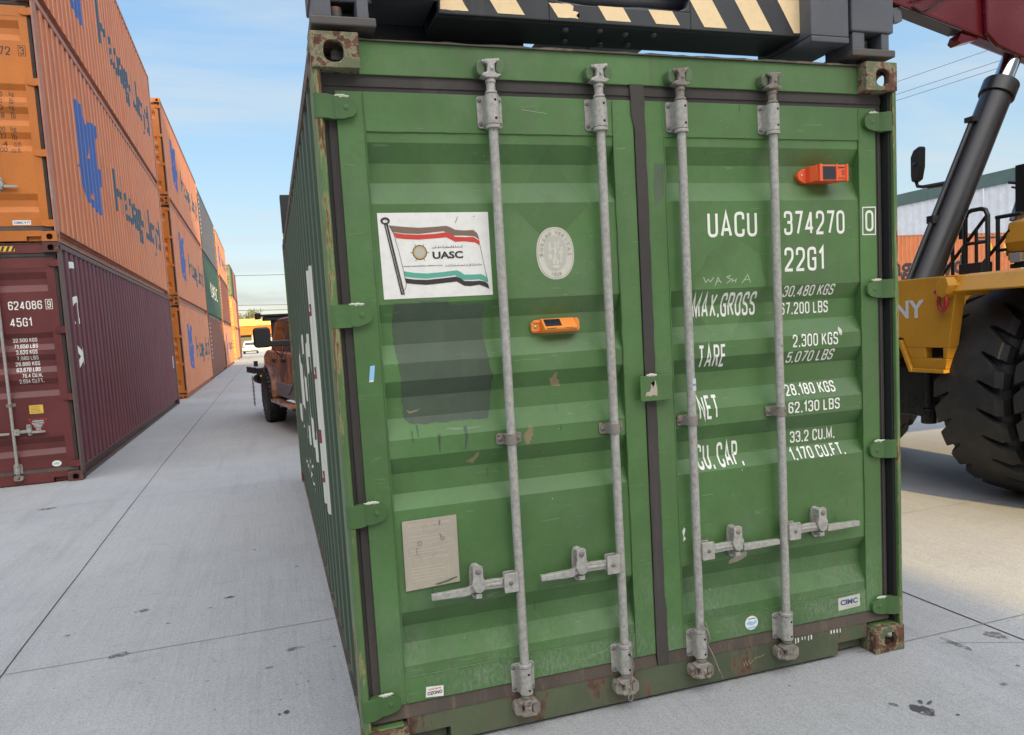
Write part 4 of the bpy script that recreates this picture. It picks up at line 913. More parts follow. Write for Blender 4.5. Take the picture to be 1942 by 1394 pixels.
# white lettering
d = HD()
d.stencil('UACU', .302, .536, 1.879, 1.983); d.build('code_lettering', ['white'], dr_); d = HD(); d.stencil('374270', .668, .976, 1.881, 1.983); d.stencil('0', 1.083, 1.127, 1.888, 1.981)
d.line([(1.0705, 1.992), (1.1385, 1.993), (1.1365, 1.8755), (1.0695, 1.876)], .005, closed=True, off=.0012); d.build('code_lettering', ['white'], dr_); d = HD(); d.stencil('22G1', .666, .866, 1.729, 1.832)
d.build('code_lettering', ['white'], dr_)
d = HD()
for t, a, b, c, e in (('MAX.GROSS', .238, .538, 1.556, 1.656), ('TARE', .240, .368, 1.349, 1.446), ('NET', .234, .328, 1.137, 1.237), ('CU. CAP.', .228, .446, .927, 1.032)): d.stencil(t, a, b, c, e, t=.15)
for t, a, b, c, e in (('30.480 KGS', .666, .926, 1.624, 1.671), ('67.200 LBS', .664, .910, 1.549, 1.601), ('2.300 KGS', .697, .930, 1.408, 1.463), ('5.070 LBS', .676, .917, 1.342, 1.391), ('28.180 KGS', .666, .924, 1.201, 1.250), ('62.130 LBS', .666, .932, 1.126, 1.175), ('33.2 CU.M.', .697, .931, .991, 1.042), ('1.170 CU.FT.', .682, .963, .920, .971)): d.stencil(t, a, b, c, e, t=.15)
d.build('weight_lettering', ['white'], dr_)
d = HD()
for q in ([(.275, 1.722), (.284, 1.699), (.297, 1.713), (.306, 1.701), (.322, 1.719)], [(.328, 1.686), (.342, 1.718), (.357, 1.694)], [(.332, 1.702), (.352, 1.704)], [(.404, 1.725), (.384, 1.718), (.405, 1.708), (.383, 1.693)], [(.412, 1.713), (.408, 1.694)], [(.429, 1.712), (.424, 1.694)], [(.411, 1.703), (.426, 1.703)], [(.455, 1.691), (.484, 1.725), (.496, 1.692)], [(.467, 1.703), (.49, 1.706)]): d.line(q, .0035, 0, .0014+random.uniform(0, .0004))
d.build('chalk_writing', ['chalk'], dr_)
# lock box plate over the door gap
m = MB(); m.prism(roundrect(-.050, .089, 1.241, 1.342, .008), 1, .012, .018); m.box(.06, .089, .018, .05, 1.244, 1.339)
lp = m.build('cover_plate', 'green', dr_, bevel=.002)
d = Decal(lambda u, v, off: (u, .012-off, v)); d.poly([(-.03, 1.262), (.022, 1.262), (.021, 1.315), (.014, 1.32), (.008, 1.29), (-.004, 1.308), (-.008, 1.283), (-.026, 1.276)], 0, .0008, .003); d.build('torn_label', ['plate'], dr_)
m = MB(); m.tube([(-.02+.045*i/8, .016, 1.3415+random.uniform(0, .004)) for i in range(9)], [.003+.004*math.sin(math.pi*(i+.5)/9) for i in range(9)], 6); m.build('sealant', 'silicone', dr_)
# tape round a rod, seal wires
m = MB(); m.cyl((.178, .012, 1.268), (.178, .012, 1.318), .0178, n=18, caps=False); tp = m.build('tape_wrap', 'paletape', hero, smooth=40); part_label(tp, 'pale tape round a rod')
d = Decal(lambda u, v, off: (u, .012-math.sqrt(max(0, (.0178+off)**2-(u-.178)**2)), v)); 
for i, x in enumerate((-.012, -.004, .001, .006, .012)): d.rect(.178+x, .178+x+.0026, 1.288, 1.296, 0, .0005)
d.build('tape_print', ['ink'], hero)
m = MB(); m.tube([(.165, -.012, .30), (.19, -.018, .275), (.205, -.014, .235), (.195, -.008, .21), (.215, -.012, .17), (.235, -.012, .115), (.262, -.008, .05)], .0028, 6); m.tube([(.187, -.012, .31), (.2, -.014, .26), (.205, -.014, .235)], .0026, 6)
m.tube([(-.19, .0, .29), (-.16, -.016, .24), (-.14, -.014, .29)], .0022, 6); m.tube([(-.16, -.016, .24), (-.148, -.017, .2), (-.16, -.016, .14), (-.166, -.012, .07)], .0028, 6)
m.tube([(-.166+.010*math.cos(q), -.014, .06+.014*math.sin(q)) for q in [2*math.pi*i/12 for i in range(13)]], .0024, 6); m.build('seal_wire', 'galv_rust', hero, smooth=60)
# marks on the sill, header and post
d = Decal(lambda u, v, off: (u, .048-off, v)); 
for i in range(6): d.rect(.665+i*.017+random.uniform(-.003, .003), .667+i*.017+random.uniform(.001, .004), .117+random.uniform(-.012, 0), .131, 0, .0008)
for i in range(4): d.rect(.86+i*.016, .852+i*.016+random.uniform(.001, .005), .121-random.uniform(0, .012), .1335, 0, .0008)
d.line([(.40, .075), (.405, .055), (.412, .078), (.42, .054), (.428, .08), (.434, .058), (.46, .082), (.5, .084), (.455, .072), (.51, .09)], .0028, 1, .0008); d.poly([(-.2, .09), (-.19, .094), (-.185, .088), (-.195, .084)], 1, .0008)
d.build('sill_mark', ['white', 'bare'], hero)
# left side: cream banner strip with red characters and the white letters next to it
ub = side_breaks(.172, 6.058-.17)
def lmap(u, v, off): return (-(1.211-side_depth(u, .172)+off), u, v)
d = Decal(lmap, ('u', ub)); d.poly([(1.16, .66), (1.60, .66), (1.60, 1.93), (1.16, 1.93)], 0, .0014)
for (u, v, s) in ((1.47, 1.70, 1), (1.47, 1.36, 1), (1.47, 1.03, 0), (1.47, .79, 1)):
    if s: d.rect(u-.1, u+.13, v-.012, v+.012, 1, .003); d.poly([(u-.07, v), (u-.04, v), (u-.04, v+.10), (u-.07, v+.09)], 1, .0026); d.poly([(u+.02, v), (u+.08, v), (u+.09, v+.05), (u+.03, v+.06)], 1, .0026); d.poly([(u-.09, v-.035), (u-.02, v-.04), (u-.03, v-.015), (u-.09, v-.012)], 1, .0026)
    else: d.poly([(u-.1, v-.035), (u+.13, v-.035), (u+.13, v+.04), (u-.1, v+.04)], 1, .0026); d.poly([(u-.05, v-.015), (u-.0, v-.015), (u-.025, v+.02)], 0, .0038)
d.build('side_banner', ['sticker_cream', 'banner_red'], hero)
d = Decal(lambda u, v, off: lmap(-u, v, off), ('u', sorted(-b for b in ub))); d.text('UASC', -4.85, -1.85, .80, 1.60, 0, .0014, bold=.02, spacing=1.1); d.text('U.A.S.C.', -4.2, -2.7, .50, .66, 0, .0014)
d.build('side_lettering', ['sticker_cream'], hero)
# rust runs on the top corners are in the paint; the two clip-on tracking units hang on the doors
t = thing('tracking_unit', 'slim light orange tracker with a small solar cell, on the left green door', 'tracker', (-.37, .089, 1.56)); 
m = MB(); m.prism([(.0885, 1.532), (.040, 1.538), (.030, 1.548), (.030, 1.556), (.066, 1.590), (.0885, 1.590)], 0, -.432, -.296); b_ = m.build('case', 'tracker', t, bevel=.003)
m = MB(); m.prism([(-.470, 1.546), (-.462, 1.538), (-.432, 1.536), (-.432, 1.588), (-.458, 1.586), (-.470, 1.574)], 1, .072, .0885); m.prism([(-.296, 1.538), (-.280, 1.540), (-.276, 1.552), (-.278, 1.578), (-.284, 1.588), (-.296, 1.588)], 1, .056, .0885); m.box(-.462, -.434, .066, .073, 1.5435, 1.547); m.box(-.462, -.434, .066, .073, 1.576, 1.5795); m.build('mounting_ear', 'tracker', t, bevel=.002)
m = MB(); m.dome((-.455, .072, 1.561), (0, -1, 0), .006, .005); m.build('rivet', 'steel', t, smooth=50)
sl = (Vector((0, .066-.030, 1.590-1.556))).normalized(); nrm = Vector((0, -sl.z, sl.y))
def tmap(u, v, off): p = Vector((0, .030, 1.556))+sl*v+nrm*off; return (u, p.y, p.z)
d = Decal(tmap); d.poly(roundrect(-.424, -.358, .006, .044, .003), 0, .0012); 
d.build('solar_cell', ['solar'], t)
d = Decal(lambda u, v, off: (u, .030-off, v)); d.rect(-.418, -.413, 1.5493, 1.5548, 0, .0006); d.rect(-.409, -.382, 1.551, 1.5535, 0, .0006); d.rect(-.345, -.313, 1.551, 1.5528, 0, .0006); d.build('case_print', ['ink'], t)
t = thing('tracking_unit', 'deep red orange box tracker with a dark solar panel, high on the right green door', 'tracker', (.86, .089, 2.13))
m = MB(); m.prism([(.796, .0885), (.796, .045), (.815, .006), (.955, .006), (.955, .030), (.92, .0885)], 2, 2.098, 2.164); m.build('case', 'tracker_red', t, bevel=.003)
m = MB(); m.box(.812, .828, .001, .03, 2.0955, 2.1665); m.box(.897, .906, .002, .03, 2.0955, 2.1665); m.box(.947, .958, .001, .03, 2.0955, 2.1665); m.build('rib', 'tracker_red', t, bevel=.002)
m = MB(); m.prism([(.752, 2.128), (.76, 2.112), (.785, 2.099), (.797, 2.099), (.797, 2.158), (.782, 2.158), (.758, 2.142)], 1, .066, .0885); m.build('mounting_ear', 'tracker_red', t, bevel=.002)
m = MB(); m.dome((.774, .066, 2.13), (0, -1, 0), .006, .004); m.build('rivet', 'steel', t, smooth=50)
d = Decal(lambda u, v, off: (u, .006-off, v)); d.rect(.830, .895, 2.103, 2.157, 0, .0012); d.rect(.9145, .941, 2.150, 2.1545, 1, .0012); d.rect(.9085, .9125, 2.149, 2.156, 1, .0012)
for z in (2.14, 2.134, 2.128, 2.122): d.rect(.926, .941, z, z+.002, 1, .0012)
d.rect(.918, .941, 2.107, 2.110, 1, .0012); d.rect(.910, .9145, 2.106, 2.111, 1, .0012); d.build('solar_panel', ['solar', 'ink'], t)
# ---- the stacked containers along the lane ------------------------------------
GRP = 'containers stacked along the lane'
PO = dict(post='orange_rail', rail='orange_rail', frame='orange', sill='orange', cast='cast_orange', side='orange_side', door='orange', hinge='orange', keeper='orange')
PM = dict(post='post_maroon', rail='post_maroon', frame='maroon', sill='maroon', cast='cast_maroon', side='maroon_side', door='maroon', hinge='maroon', keeper='maroon')
def pal(side): return dict(post=side, rail=side, frame=side, sill=side, cast='cast_maroon', side=side, door=side, hinge=side, keeper=side)
PB, PG, PDG, PBG = pal('brown_side'), pal('grey_side'), pal('dkgreen_side'), pal('blackgreen_side')
ROLE = {'corner_post': 'post', 'side_rail': 'rail', 'end_rail': 'rail', 'floor_panel': 'rail', 'header': 'frame', 'header_lip': 'rail', 'door_sill': 'sill', 'corner_casting': 'cast', 'side_panel': 'side', 'roof_panel': 'side', 'end_panel': 'side', 'door': 'door', 'corrugated_panel': 'door', 'hinge': 'hinge', 'cam_keeper': 'keeper'}
def kids(o): return [c for c in CH.get(o, [])]
CH = {}
def index_children():
    CH.clear()
    for o in bpy.data.objects:
        if o.parent: CH.setdefault(o.parent, []).append(o)
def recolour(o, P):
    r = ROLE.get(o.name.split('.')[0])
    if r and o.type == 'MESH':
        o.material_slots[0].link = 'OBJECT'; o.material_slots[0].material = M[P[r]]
def dup(root, P, loc, rotz, label, skip=()):
    n = root.copy(); COL.objects.link(n); n.location = loc; n.rotation_euler = (0, 0, rotz); n['label'] = label; WL[n] = Vector()
    def rec(a, b):
        for c in kids(a):
            if c.name.split('.')[0] in skip: continue
            k = c.copy(); COL.objects.link(k); k.parent = b; recolour(k, P); WL[k] = Vector(); rec(c, k)
    rec(root, n); return n
PITCH = 2.906
def place(cx, cy, rot): return (cx-1.219*math.cos(rot), cy-1.219*math.sin(rot))
S1 = (-3.76, 7.70, .0146); S2 = (-3.90, 21.7, .008); S3 = (-4.05, 34.95, .008); S4 = (-4.14, 48.3, .008); S5 = (-4.40, 71.6, .004); S6 = (-4.43, 78.6, .004)
x, y = place(*S1[:3])
maroon = thing('shipping_container', 'maroon container at the foot of the nearest left stack, marked 624086 and 45G1', 'container', (x, y, 0), S1[2], GRP, world=False)
md = build_container(HC, maroon, PM)
index_children()
def mk(P, st_, lev, label, skip=()):
    x, y = place(*st_); return dup(maroon, P, (x, y, lev*PITCH), st_[2], label, skip)
no = ()
o1 = mk(PO, S1, 1, 'orange container sitting directly on the maroon one at the near end of the lane')
o2 = mk(PO, S1, 2, 'orange container on top of the nearest left stack, its upper part out of view')
small = ('rivet', 'grease_screw', 'floor_panel')
o3 = mk(PO, S2, 0, 'orange container on the ground in the second stack, with near-black side lettering', small)
o4 = mk(PO, S2, 1, 'orange container between two other orange ones in the second stack', small)
o5 = mk(PO, S2, 2, 'orange container on top of the second stack, its yellow top edge in the sun', small)
tiny = small+('bearing', 'rod_clamp', 'cam', 'cam_keeper', 'handle', 'handle_bracket', 'handle_catch')
b1 = mk(PB, S3, 0, 'faded brown-red container on the ground under the green one', tiny)
g1 = mk(PDG, S3, 1, 'green container with white letters in the third stack, between brown and grey', tiny)
y1 = mk(PG, S3, 2, 'grey container on top of the third stack, above the green one', tiny)
o6 = mk(PO, S4, 0, 'orange container on the ground under a brown one, fourth stack', tiny)
b2 = mk(PB, S4, 1, 'brown container between two orange ones, fourth stack', tiny)
o7 = mk(PO, S4, 2, 'orange container on top of a brown one, fourth stack', tiny)
HS = Spec(); HS.__dict__.update(HC.__dict__); HS.L = 6.058
x, y = place(*S5)
short = thing('shipping_container', 'blackish green container on top of the fifth stack, far down the lane', 'container', (x, y, 2*PITCH), S5[2], GRP, world=False)
build_container(HS, short, PBG); index_children()
def mk2(P, st_, lev, label):
    x, y = place(*st_); return dup(short, P, (x, y, lev*PITCH), st_[2], label, tiny)
mk2(PO, S5, 0, 'short orange container on the ground in the fifth stack'); mk2(PO, S5, 1, 'short orange container under the blackish green one')
mk2(PM, S6, 0, 'dark maroon container on the ground at the far end of the stacks'); mk2(PB, S6, 1, 'brown container in the middle of the farthest stack'); mk2(PB, S6, 2, 'brown container on top of the farthest stack')
# lettering and emblem on the orange long sides
uh = side_breaks(.172, HC.L-.17)
def rmap(u, v, off): return (1.211-side_depth(u, .172)+off, u, v)
HL = [(2.05, 2.26), (2.60, 2.30), (2.66, 2.05), (3.02, 2.20), (3.52, 2.26), (3.52, 2.08), (3.28, 1.86), (3.30, 1.56), (3.58, 1.58), (3.52, 1.29), (3.28, 1.27), (3.36, 1.05), (3.36, .80), (2.90, .80), (2.50, .84), (2.12, .88), (2.02, 1.22), (1.80, 1.27), (1.97, 1.41), (2.02, 1.75)]
d = Decal(rmap, ('u', uh))
bm = bmesh.new()
d.poly(HL, 0, .0015)
lg = d.build('emblem', 'logo_blue', o1)
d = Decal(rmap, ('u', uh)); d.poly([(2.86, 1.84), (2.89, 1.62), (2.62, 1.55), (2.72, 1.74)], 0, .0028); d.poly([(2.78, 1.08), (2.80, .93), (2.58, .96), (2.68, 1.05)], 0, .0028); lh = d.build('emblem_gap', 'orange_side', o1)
d = Decal(rmap, ('u', uh)); d.text('Hapag-Lloyd', 4.85, 11.35, .90, 1.88, 0, .0015, bold=.028); lt = d.build('side_lettering', 'logo_teal', o1)
for o in (o2, o3, o4, o5, o6, o7):
    for c in (lg, lh, lt):
        k = c.copy(); COL.objects.link(k); k.parent = o
d = Decal(rmap, ('u', uh)); d.text('UASC', 4.0, 9.6, 1.05, 1.8, 0, .0015, bold=.0, spacing=1.2); d.build('side_lettering', 'white', g1)
d = Decal(rmap, ('u', uh)); d.text('tex', .60, .94, 1.28, 2.80, 0, .0015, rot=-90, spacing=1.35); part_label(d.build('side_lettering', 'white', maroon), 'white sideways lettering')
d = Decal(rmap, ('u', uh)); d.rect(11.55, 11.8, 1.0, 1.32, 1, .0015); d.text('A', 11.6, 11.75, 1.08, 1.25, 0, .003); d.build('side_sticker', ['ink', 'sticker_cream'], maroon)
for o, mat_ in ((b1, 'white'), (y1, 'white'), (b2, 'white')):
    d = Decal(rmap, ('u', uh)); 
    for i in range(9): d.rect(.62, .85, 2.5-i*.2, 2.58-i*.2, 0, .0015)
    d.build('side_mark', mat_, o)
# door marks of the two nearest
zh = sorted([q for g4 in HC.gr for q in g4]+[HC.wt, HC.wb])
def dmap(u, v, off): return (u, door_y(HC, u, v)-off, v)
fx = lambda v: 1.219-.98*(1.189-v)
fz = lambda v: 1.567+.98*(v-1.567)
fo = lambda v: 1.567+.98*(v+2.905-1.567)-PITCH
d = Decal(dmap, ('v', zh))
d.stencil('624086', fx(.577), fx(.938), fz(2.121), fz(2.226)); d.line([(fx(.979), fz(2.234)), (fx(1.05), fz(2.234)), (fx(1.05), fz(2.118)), (fx(.979), fz(2.118))], .006, closed=True, off=.0012); d.stencil('9', fx(.995), fx(1.035), fz(2.13), fz(2.222)); d.stencil('45G1', fx(.577), fx(.81), fz(1.917), fz(2.024))
for t, a, b, z in (('32.500 KGS', .575, .836, 1.777), ('71.650 LBS', .582, .839, 1.703), ('3.620 KGS', .604, .833, 1.63), ('7.980 LBS', .601, .832, 1.558), ('28.880 KGS', .576, .837, 1.487), ('63.670 LBS', .583, .84, 1.415), ('76.4 CU.M.', .64, .86, 1.343), ('2.694 CU.FT.', .603, .867, 1.274)): d.stencil(t, fx(a), fx(b), fz(z-.05), fz(z), t=.16)
d.build('door_lettering', 'white', md[1])
d = Decal(dmap, ('v', zh)); d.rect(fx(.675), fx(.825), fz(.845), fz(.95), 0, .0012)
for i in range(5): d.rect(fx(.69), fx(.81-random.uniform(0, .03)), fz(.86+i*.017), fz(.866+i*.017), 1, .002)
d.build('door_sticker', ['haz_yellow', 'ink_brown'], md[1]); d = Decal(dmap, ('v', zh)); d.poly([(fx(.652), fz(.782)), (fx(.856), fz(.776)), (fx(.75), fz(.60))], 2, .0012); d.poly([(fx(.664), fz(.775)), (fx(.844), fz(.77)), (fx(.75), fz(.615))], 3, .002); d.text('ATTENTION', fx(.69), fx(.815), fz(.742), fz(.76), 4, .003, .03)
for i in range(6): d.rect(fx(.725-.01*(4-i if i < 4 else 0)), fx(.775+.01*(4-i if i < 4 else 0)), fz(.725-i*.016), fz(.731-i*.016), 4, .003)
d.build('door_sticker', ['haz_yellow', 'ink_brown', 'ink_red', 'ink', 'sticker', 'ink_green'], md[1]); d = Decal(dmap, ('v', zh)); d.poly(ellipse(fx(.906), fz(.204), .052, .037, 32), 4, .0012); d.text('OPIC', fx(.872), fx(.938), fz(.192), fz(.215), 5, .002, .02); d.build('door_sticker', ['haz_yellow', 'ink_brown', 'ink_red', 'ink', 'sticker', 'ink_green'], md[1])
def hazard(root):
    d = Decal(lambda u, v, off: (u, .05-off, v)); d.rect(.60, .755, 2.80, 2.862, 0, .0012)
    for i in range(3): d.poly([(.605+i*.055, 2.802), (.63+i*.055, 2.802), (.655+i*.055, 2.86), (.63+i*.055, 2.86)], 1, .002)
    return d.build('hazard_sticker', ['haz_yellow', 'ink'], root)
hz0 = hazard(maroon)
for o in (o1, o2, o3, o4, o5, o6, o7):
    k = hz0.copy(); COL.objects.link(k); k.parent = o
def door_of(root): return [c for c in bpy.data.objects if c.parent == root and c.name.split('.')[0] == 'door'][-1]
d = Decal(dmap, ('v', zh)); d.stencil('2147 72', fx(.50), fx(.905), fo(2.224), fo(2.325)); d.line([(fx(.988), fo(2.34)), (fx(1.063), fo(2.34)), (fx(1.063), fo(2.222)), (fx(.988), fo(2.222))], .006, closed=True, off=.0012); d.stencil('3', fx(1.005), fx(1.047), fo(2.235), fo(2.328))
for t, a, b, z0, z1 in (('kg', .829, .882, 1.745, 1.815), ('lb', .832, .878, 1.66, 1.735), ('kg', .826, .876, 1.585, 1.651), ('lb', .83, .878, 1.50, 1.575), ('kg', .816, .875, 1.325, 1.396), ('lb', .816, .87, 1.25, 1.318), ('cu.m.', .822, .907, 1.165, 1.22), ('cu.ft.', .80, .907, 1.09, 1.155)): d.text(t, fx(a), fx(b), fo(z0), fo(z1), 0, .0014)
for t, z in (('32 500', 1.75), ('71 650', 1.665), ('3 800', 1.59), ('8 378', 1.505), ('28 700', 1.33), ('63 277', 1.255), ('76.4', 1.17), ('2 700', 1.095)): d.text(t, fx(.57), fx(.76), fo(z), fo(z+.06), 0, .0014)
d.build('door_lettering', 'ink', door_of(o1))
d = Decal(dmap, ('v', zh)); d.rect(fx(.726), fx(.92), fo(.233), fo(.288), 0, .0012); d.text('CIMC', fx(.74), fx(.84), fo(.247), fo(.274), 1, .002, .04); d.line([(fx(.86), fo(.248)), (fx(.86), fo(.276))], .006, 1, .002); d.line([(fx(.848), fo(.264)), (fx(.872), fo(.264))], .006, 1, .0024); d.line([(fx(.885), fo(.248)), (fx(.885), fo(.27)), (fx(.905), fo(.27)), (fx(.908), fo(.25))], .006, 1, .002); d.build('maker_sticker', ['sticker', 'ink_blue'], door_of(o1))

# ------------------------------------------------------------------ lifting frame (spreader) clamped on the green container
sp = thing('container_spreader', 'black lifting frame with cream hazard stripes clamped on top of the green container', 'spreader', (0, 3.03, 2.62))
def end_beam(y0, sgn):
    """end beam; sgn +1: the beam lies inward (towards +y) from y0"""
    Y = lambda t: y0+sgn*t
    m = MB()
    win = roundrect(-.33, .27, 2.765, 3.05, .05)
    # front plate built round its long opening
    def pl(x0, x1, z0, z1): m.box(x0, x1, Y(.07), Y(.10), z0, z1)
    pl(-.756, -.33, 2.70, 3.12); pl(.27, .84, 2.70, 3.12); pl(-.33, .27, 2.70, 2.765); pl(-.33, .27, 3.05, 3.12)
    for (cx, s) in ((-.33, 1), (.27, -1)):
        m.prism([(cx, 2.765), (cx+s*.06, 2.765), (cx+s*.018, 2.783), (cx, 2.825)], 1, Y(.07), Y(.10))
    m.box(-.756, .84, Y(.10), Y(.312), 2.70, 2.72); m.box(-.756, .84, Y(.292), Y(.312), 2.72, 3.12); m.box(-.756, .84, Y(.10), Y(.292), 3.10, 3.12)
    b = m.build('end_beam', 'spread', sp, bevel=.004)
    # stripes on the face
    zb_, zt = 2.713, 3.118
    for i, xb in enumerate((-.748, -.533, -.296, -.098, .115, .33, .544, .755)):
        wd = .105 if i < 7 else .05
        top = zt
        if -.33 < xb-.03 and xb+wd < .33 : top = 2.765
        sl_ = -.62
        pts = [(xb, zb_), (xb+wd, zb_)]
        k = (top-zb_)*sl_
        if xb+wd+0 > .80: pts = [(xb, zb_), (.805, zb_), (.805, top), (xb+k, top)]
        elif i == 0: pts = [(xb, zb_), (xb+wd, zb_), (xb+wd-.064, 2.82), (xb, 2.82)]
        else: pts = [(xb, zb_), (xb+wd, zb_), (xb+wd+k, top), (xb+k, top)]
        if i == 2 and sgn > 0: pts = [(xb, zb_), (xb+.085, zb_), (xb+.072, 2.722), (xb+.086, 2.735), (xb+.06, 2.74), (xb+.066, 2.755), (xb+.05, 2.764), (xb-.035, 2.764)]
        d = Decal(lambda u, v, off: (u, Y(.07-off), v)); d.poly(pts, 0, .0012, .0012 if i in (0, 2, 7) else 0); d.build('hazard_stripe', 'cream', b)
    m = MB()
    for (x, t) in ((-.24, .14), (-.10, .13), (.02, .15), (.14, .14), (-.20, .25), (-.04, .26), (.08, .25)): m.dome((x, Y(t), 2.70), (0, 0, -1), .014, .012, 8)
    m.build('bolt_head', 'spread_grey', b, smooth=50)
    # hoses and cylinder inside the opening
    m = MB(); m.cyl((-.5, Y(.22), 2.86), (.5, Y(.22), 2.86), .045, n=16); m.tube([(-.3, Y(.16), 2.80), (-.1, Y(.15), 2.78), (.1, Y(.17), 2.80), (.3, Y(.15), 2.79)], .014, 8); m.build('hydraulic_ram', 'spread_grey', b, smooth=40)
    # wide outer box, guide block, and the twist-lock houses at both corners
    m = MB(); m.box(-.985, -.757, Y(.03), Y(.34), 2.755, 3.10); m.box(-.99, -.757, Y(.012), Y(.03), 2.722, 2.757); m.build('slide_box', 'spread_grey', sp, bevel=.004)
    m = MB(); m.box(.784, .971, Y(.0), Y(.36), 2.682, 3.10); m.box(.784, .971, Y(-.002), Y(.36), 2.657, 2.680); m.build('slide_box', 'spread_grey', sp, bevel=.004)
    for s in (-1, 1):
        xa, xb = (.99, 1.212) if s > 0 else (-1.212, -.992)
        m = MB(); m.box(xa, xb, Y(.0), Y(.20), 2.612, 2.642); lk = m.build('lock_shoe', 'spread_rust', sp, bevel=.005)
        m = MB(); m.box(xa+.01, xa+.072, Y(.012), Y(.18), 2.642, 2.712); m.box(xb-.062, xb-.022, Y(.012), Y(.18), 2.642, 2.712); m.box(xa+.04, xb-.04, Y(.15), Y(.18), 2.642, 2.712); m.build('lock_post', 'spread_grey', lk, bevel=.004)
        m = MB(); m.box(xa, xb-.005, Y(.004), Y(.22), 2.712, 3.10) if s > 0 else m.box(xa+.004, xb, Y(.06), Y(.22), 2.712, 3.10); m.build('lock_house', 'spread_grey' if s > 0 else 'spread', lk, bevel=.006)
        m = MB(); m.cyl((s*1.118, Y(.089), 2.50), (s*1.118, Y(.089), 2.70), .022, n=14); m.prism([(s*1.118-.028, Y(.05)), (s*1.118+.028, Y(.05)), (s*1.118+.028, Y(.128)), (s*1.118-.028, Y(.128))], 2, 2.515, 2.545); m.build('twist_lock', 'spread_rust', lk, smooth=40)
        if s > 0:
            m = MB(); m.box(xa+.072, xa+.092, Y(.05), Y(.07), 2.648, 2.68); m.build('sensor', 'haz_yellow', lk)
end_beam(0, 1); end_beam(6.058, -1)
m = MB(); 
for x in (-.46, .50): m.box(x-.16, x+.16, .36, 5.70, 3.04, 3.36)
m.box(-.98, -.33, .37, .44, 2.60, 3.1); m.build('main_beam', 'spread', sp, bevel=.006)
m = MB(); m.box(-.75, .8, 2.55, 3.5, 2.83, 3.12); m.cyl((0, 3.03, 3.10), (0, 3.03, 3.5), .35, n=28); m.box(-.4, .4, 2.6, 3.4, 3.5, 3.66); m.build('rotator', 'spread', sp, smooth=40, bevel=.006)
m = MB(); m.box(-.11, -.07, 1.9, 1.96, 2.60, 2.9); m.box(.28, .36, 2.3, 2.36, 2.60, 2.9); m.cyl((.12, 2.5, 2.83), (.12, 2.9, 2.83), .12, n=20); m.build('hanging_gear', 'spread_grey', sp, smooth=40)
m = MB(); m.prism([(-.86, 2.60), (-.72, 2.60), (-.69, 2.64), (-.83, 2.64)], 1, .55, .75); m.build('red_tab', 'boom_red', sp)

# ------------------------------------------------------------------ reach stacker
rs = thing('reach_stacker', 'yellow reach stacker with huge black tyres and a dark red boom', 'reach stacker', (6.9, 2.45, 0))
YC = 2.45
m = MB()
pf = [(1.84, 1.05), (2.14, 1.04), (2.25, 1.29), (2.65, 1.29), (2.76, 1.04), (3.06, 1.05), (3.17, 1.755), (1.73, 1.755)]
slot = (1.865, 2.025, 1.14, 1.21)
m.prism([(1.84, 1.05), (2.14, 1.04), (2.175, 1.13), (1.83, 1.13)], 0, 3.45, 3.55); m.prism([(1.83, 1.13), (1.865, 1.13), (1.865, 1.215), (1.815, 1.215)], 0, 3.45, 3.55); m.prism([(2.03, 1.13), (2.175, 1.13), (2.215, 1.215), (2.03, 1.215)], 0, 3.45, 3.55)
m.prism([(1.815, 1.215), (2.215, 1.215), (2.25, 1.29), (2.65, 1.29), (2.685, 1.215), (3.085, 1.215), (3.17, 1.755), (1.73, 1.755)], 0, 3.45, 3.55)
m.prism([(2.685, 1.215), (3.085, 1.215), (3.06, 1.05), (2.76, 1.04)], 0, 3.45, 3.55)
m.box(3.55, 10.6, 2.08, 2.14, 1.02, 1.755); m.box(3.55, 10.6, 3.02, 3.10, 1.02, 1.755); m.box(3.75, 10.6, 2.14, 3.02, 1.68, 1.75)
fr = m.build('chassis', 'yellow', rs, bevel=.006)
m = MB(); m.prism([(2.135, 1.02), (2.25, 1.275), (2.65, 1.275), (2.765, 1.02), (2.73, 1.02), (2.63, 1.245), (2.27, 1.245), (2.17, 1.02)], 0, 3.425, 3.56); m.box(3.43, 3.56, 1.84, 2.15, 1.02, 1.048); m.build('frame_flange', 'yellow', fr, bevel=.004)
m = MB(); m.box(3.52, 3.6, 1.85, 2.04, 1.12, 1.22); m.build('slot_recess', 'dark', fr)
d = Decal(lambda u, v, off: (3.45-off, -u, v)); d.text('SANY', -2.575, -2.035, 1.445, 1.59, 0, .002, bold=.03); d.build('lettering', 'logo_white', fr)
m = MB(); m.box(3.7, 5.4, 2.1, 3.0, .62, 1.03); m.box(5.4, 10, 2.05, 2.85, .7, 1.0); m.cyl((4.35, .55, .88), (4.35, 4.9, .88), .25, n=20); m.cyl((3.66, 2.2, .72), (3.66, 2.2, 1.0), .028, n=12); m.cyl((3.66, 2.2, .58), (3.66, 2.2, .70), .06, n=12); m.build('front_axle', 'cylblack', rs, bevel=.01)
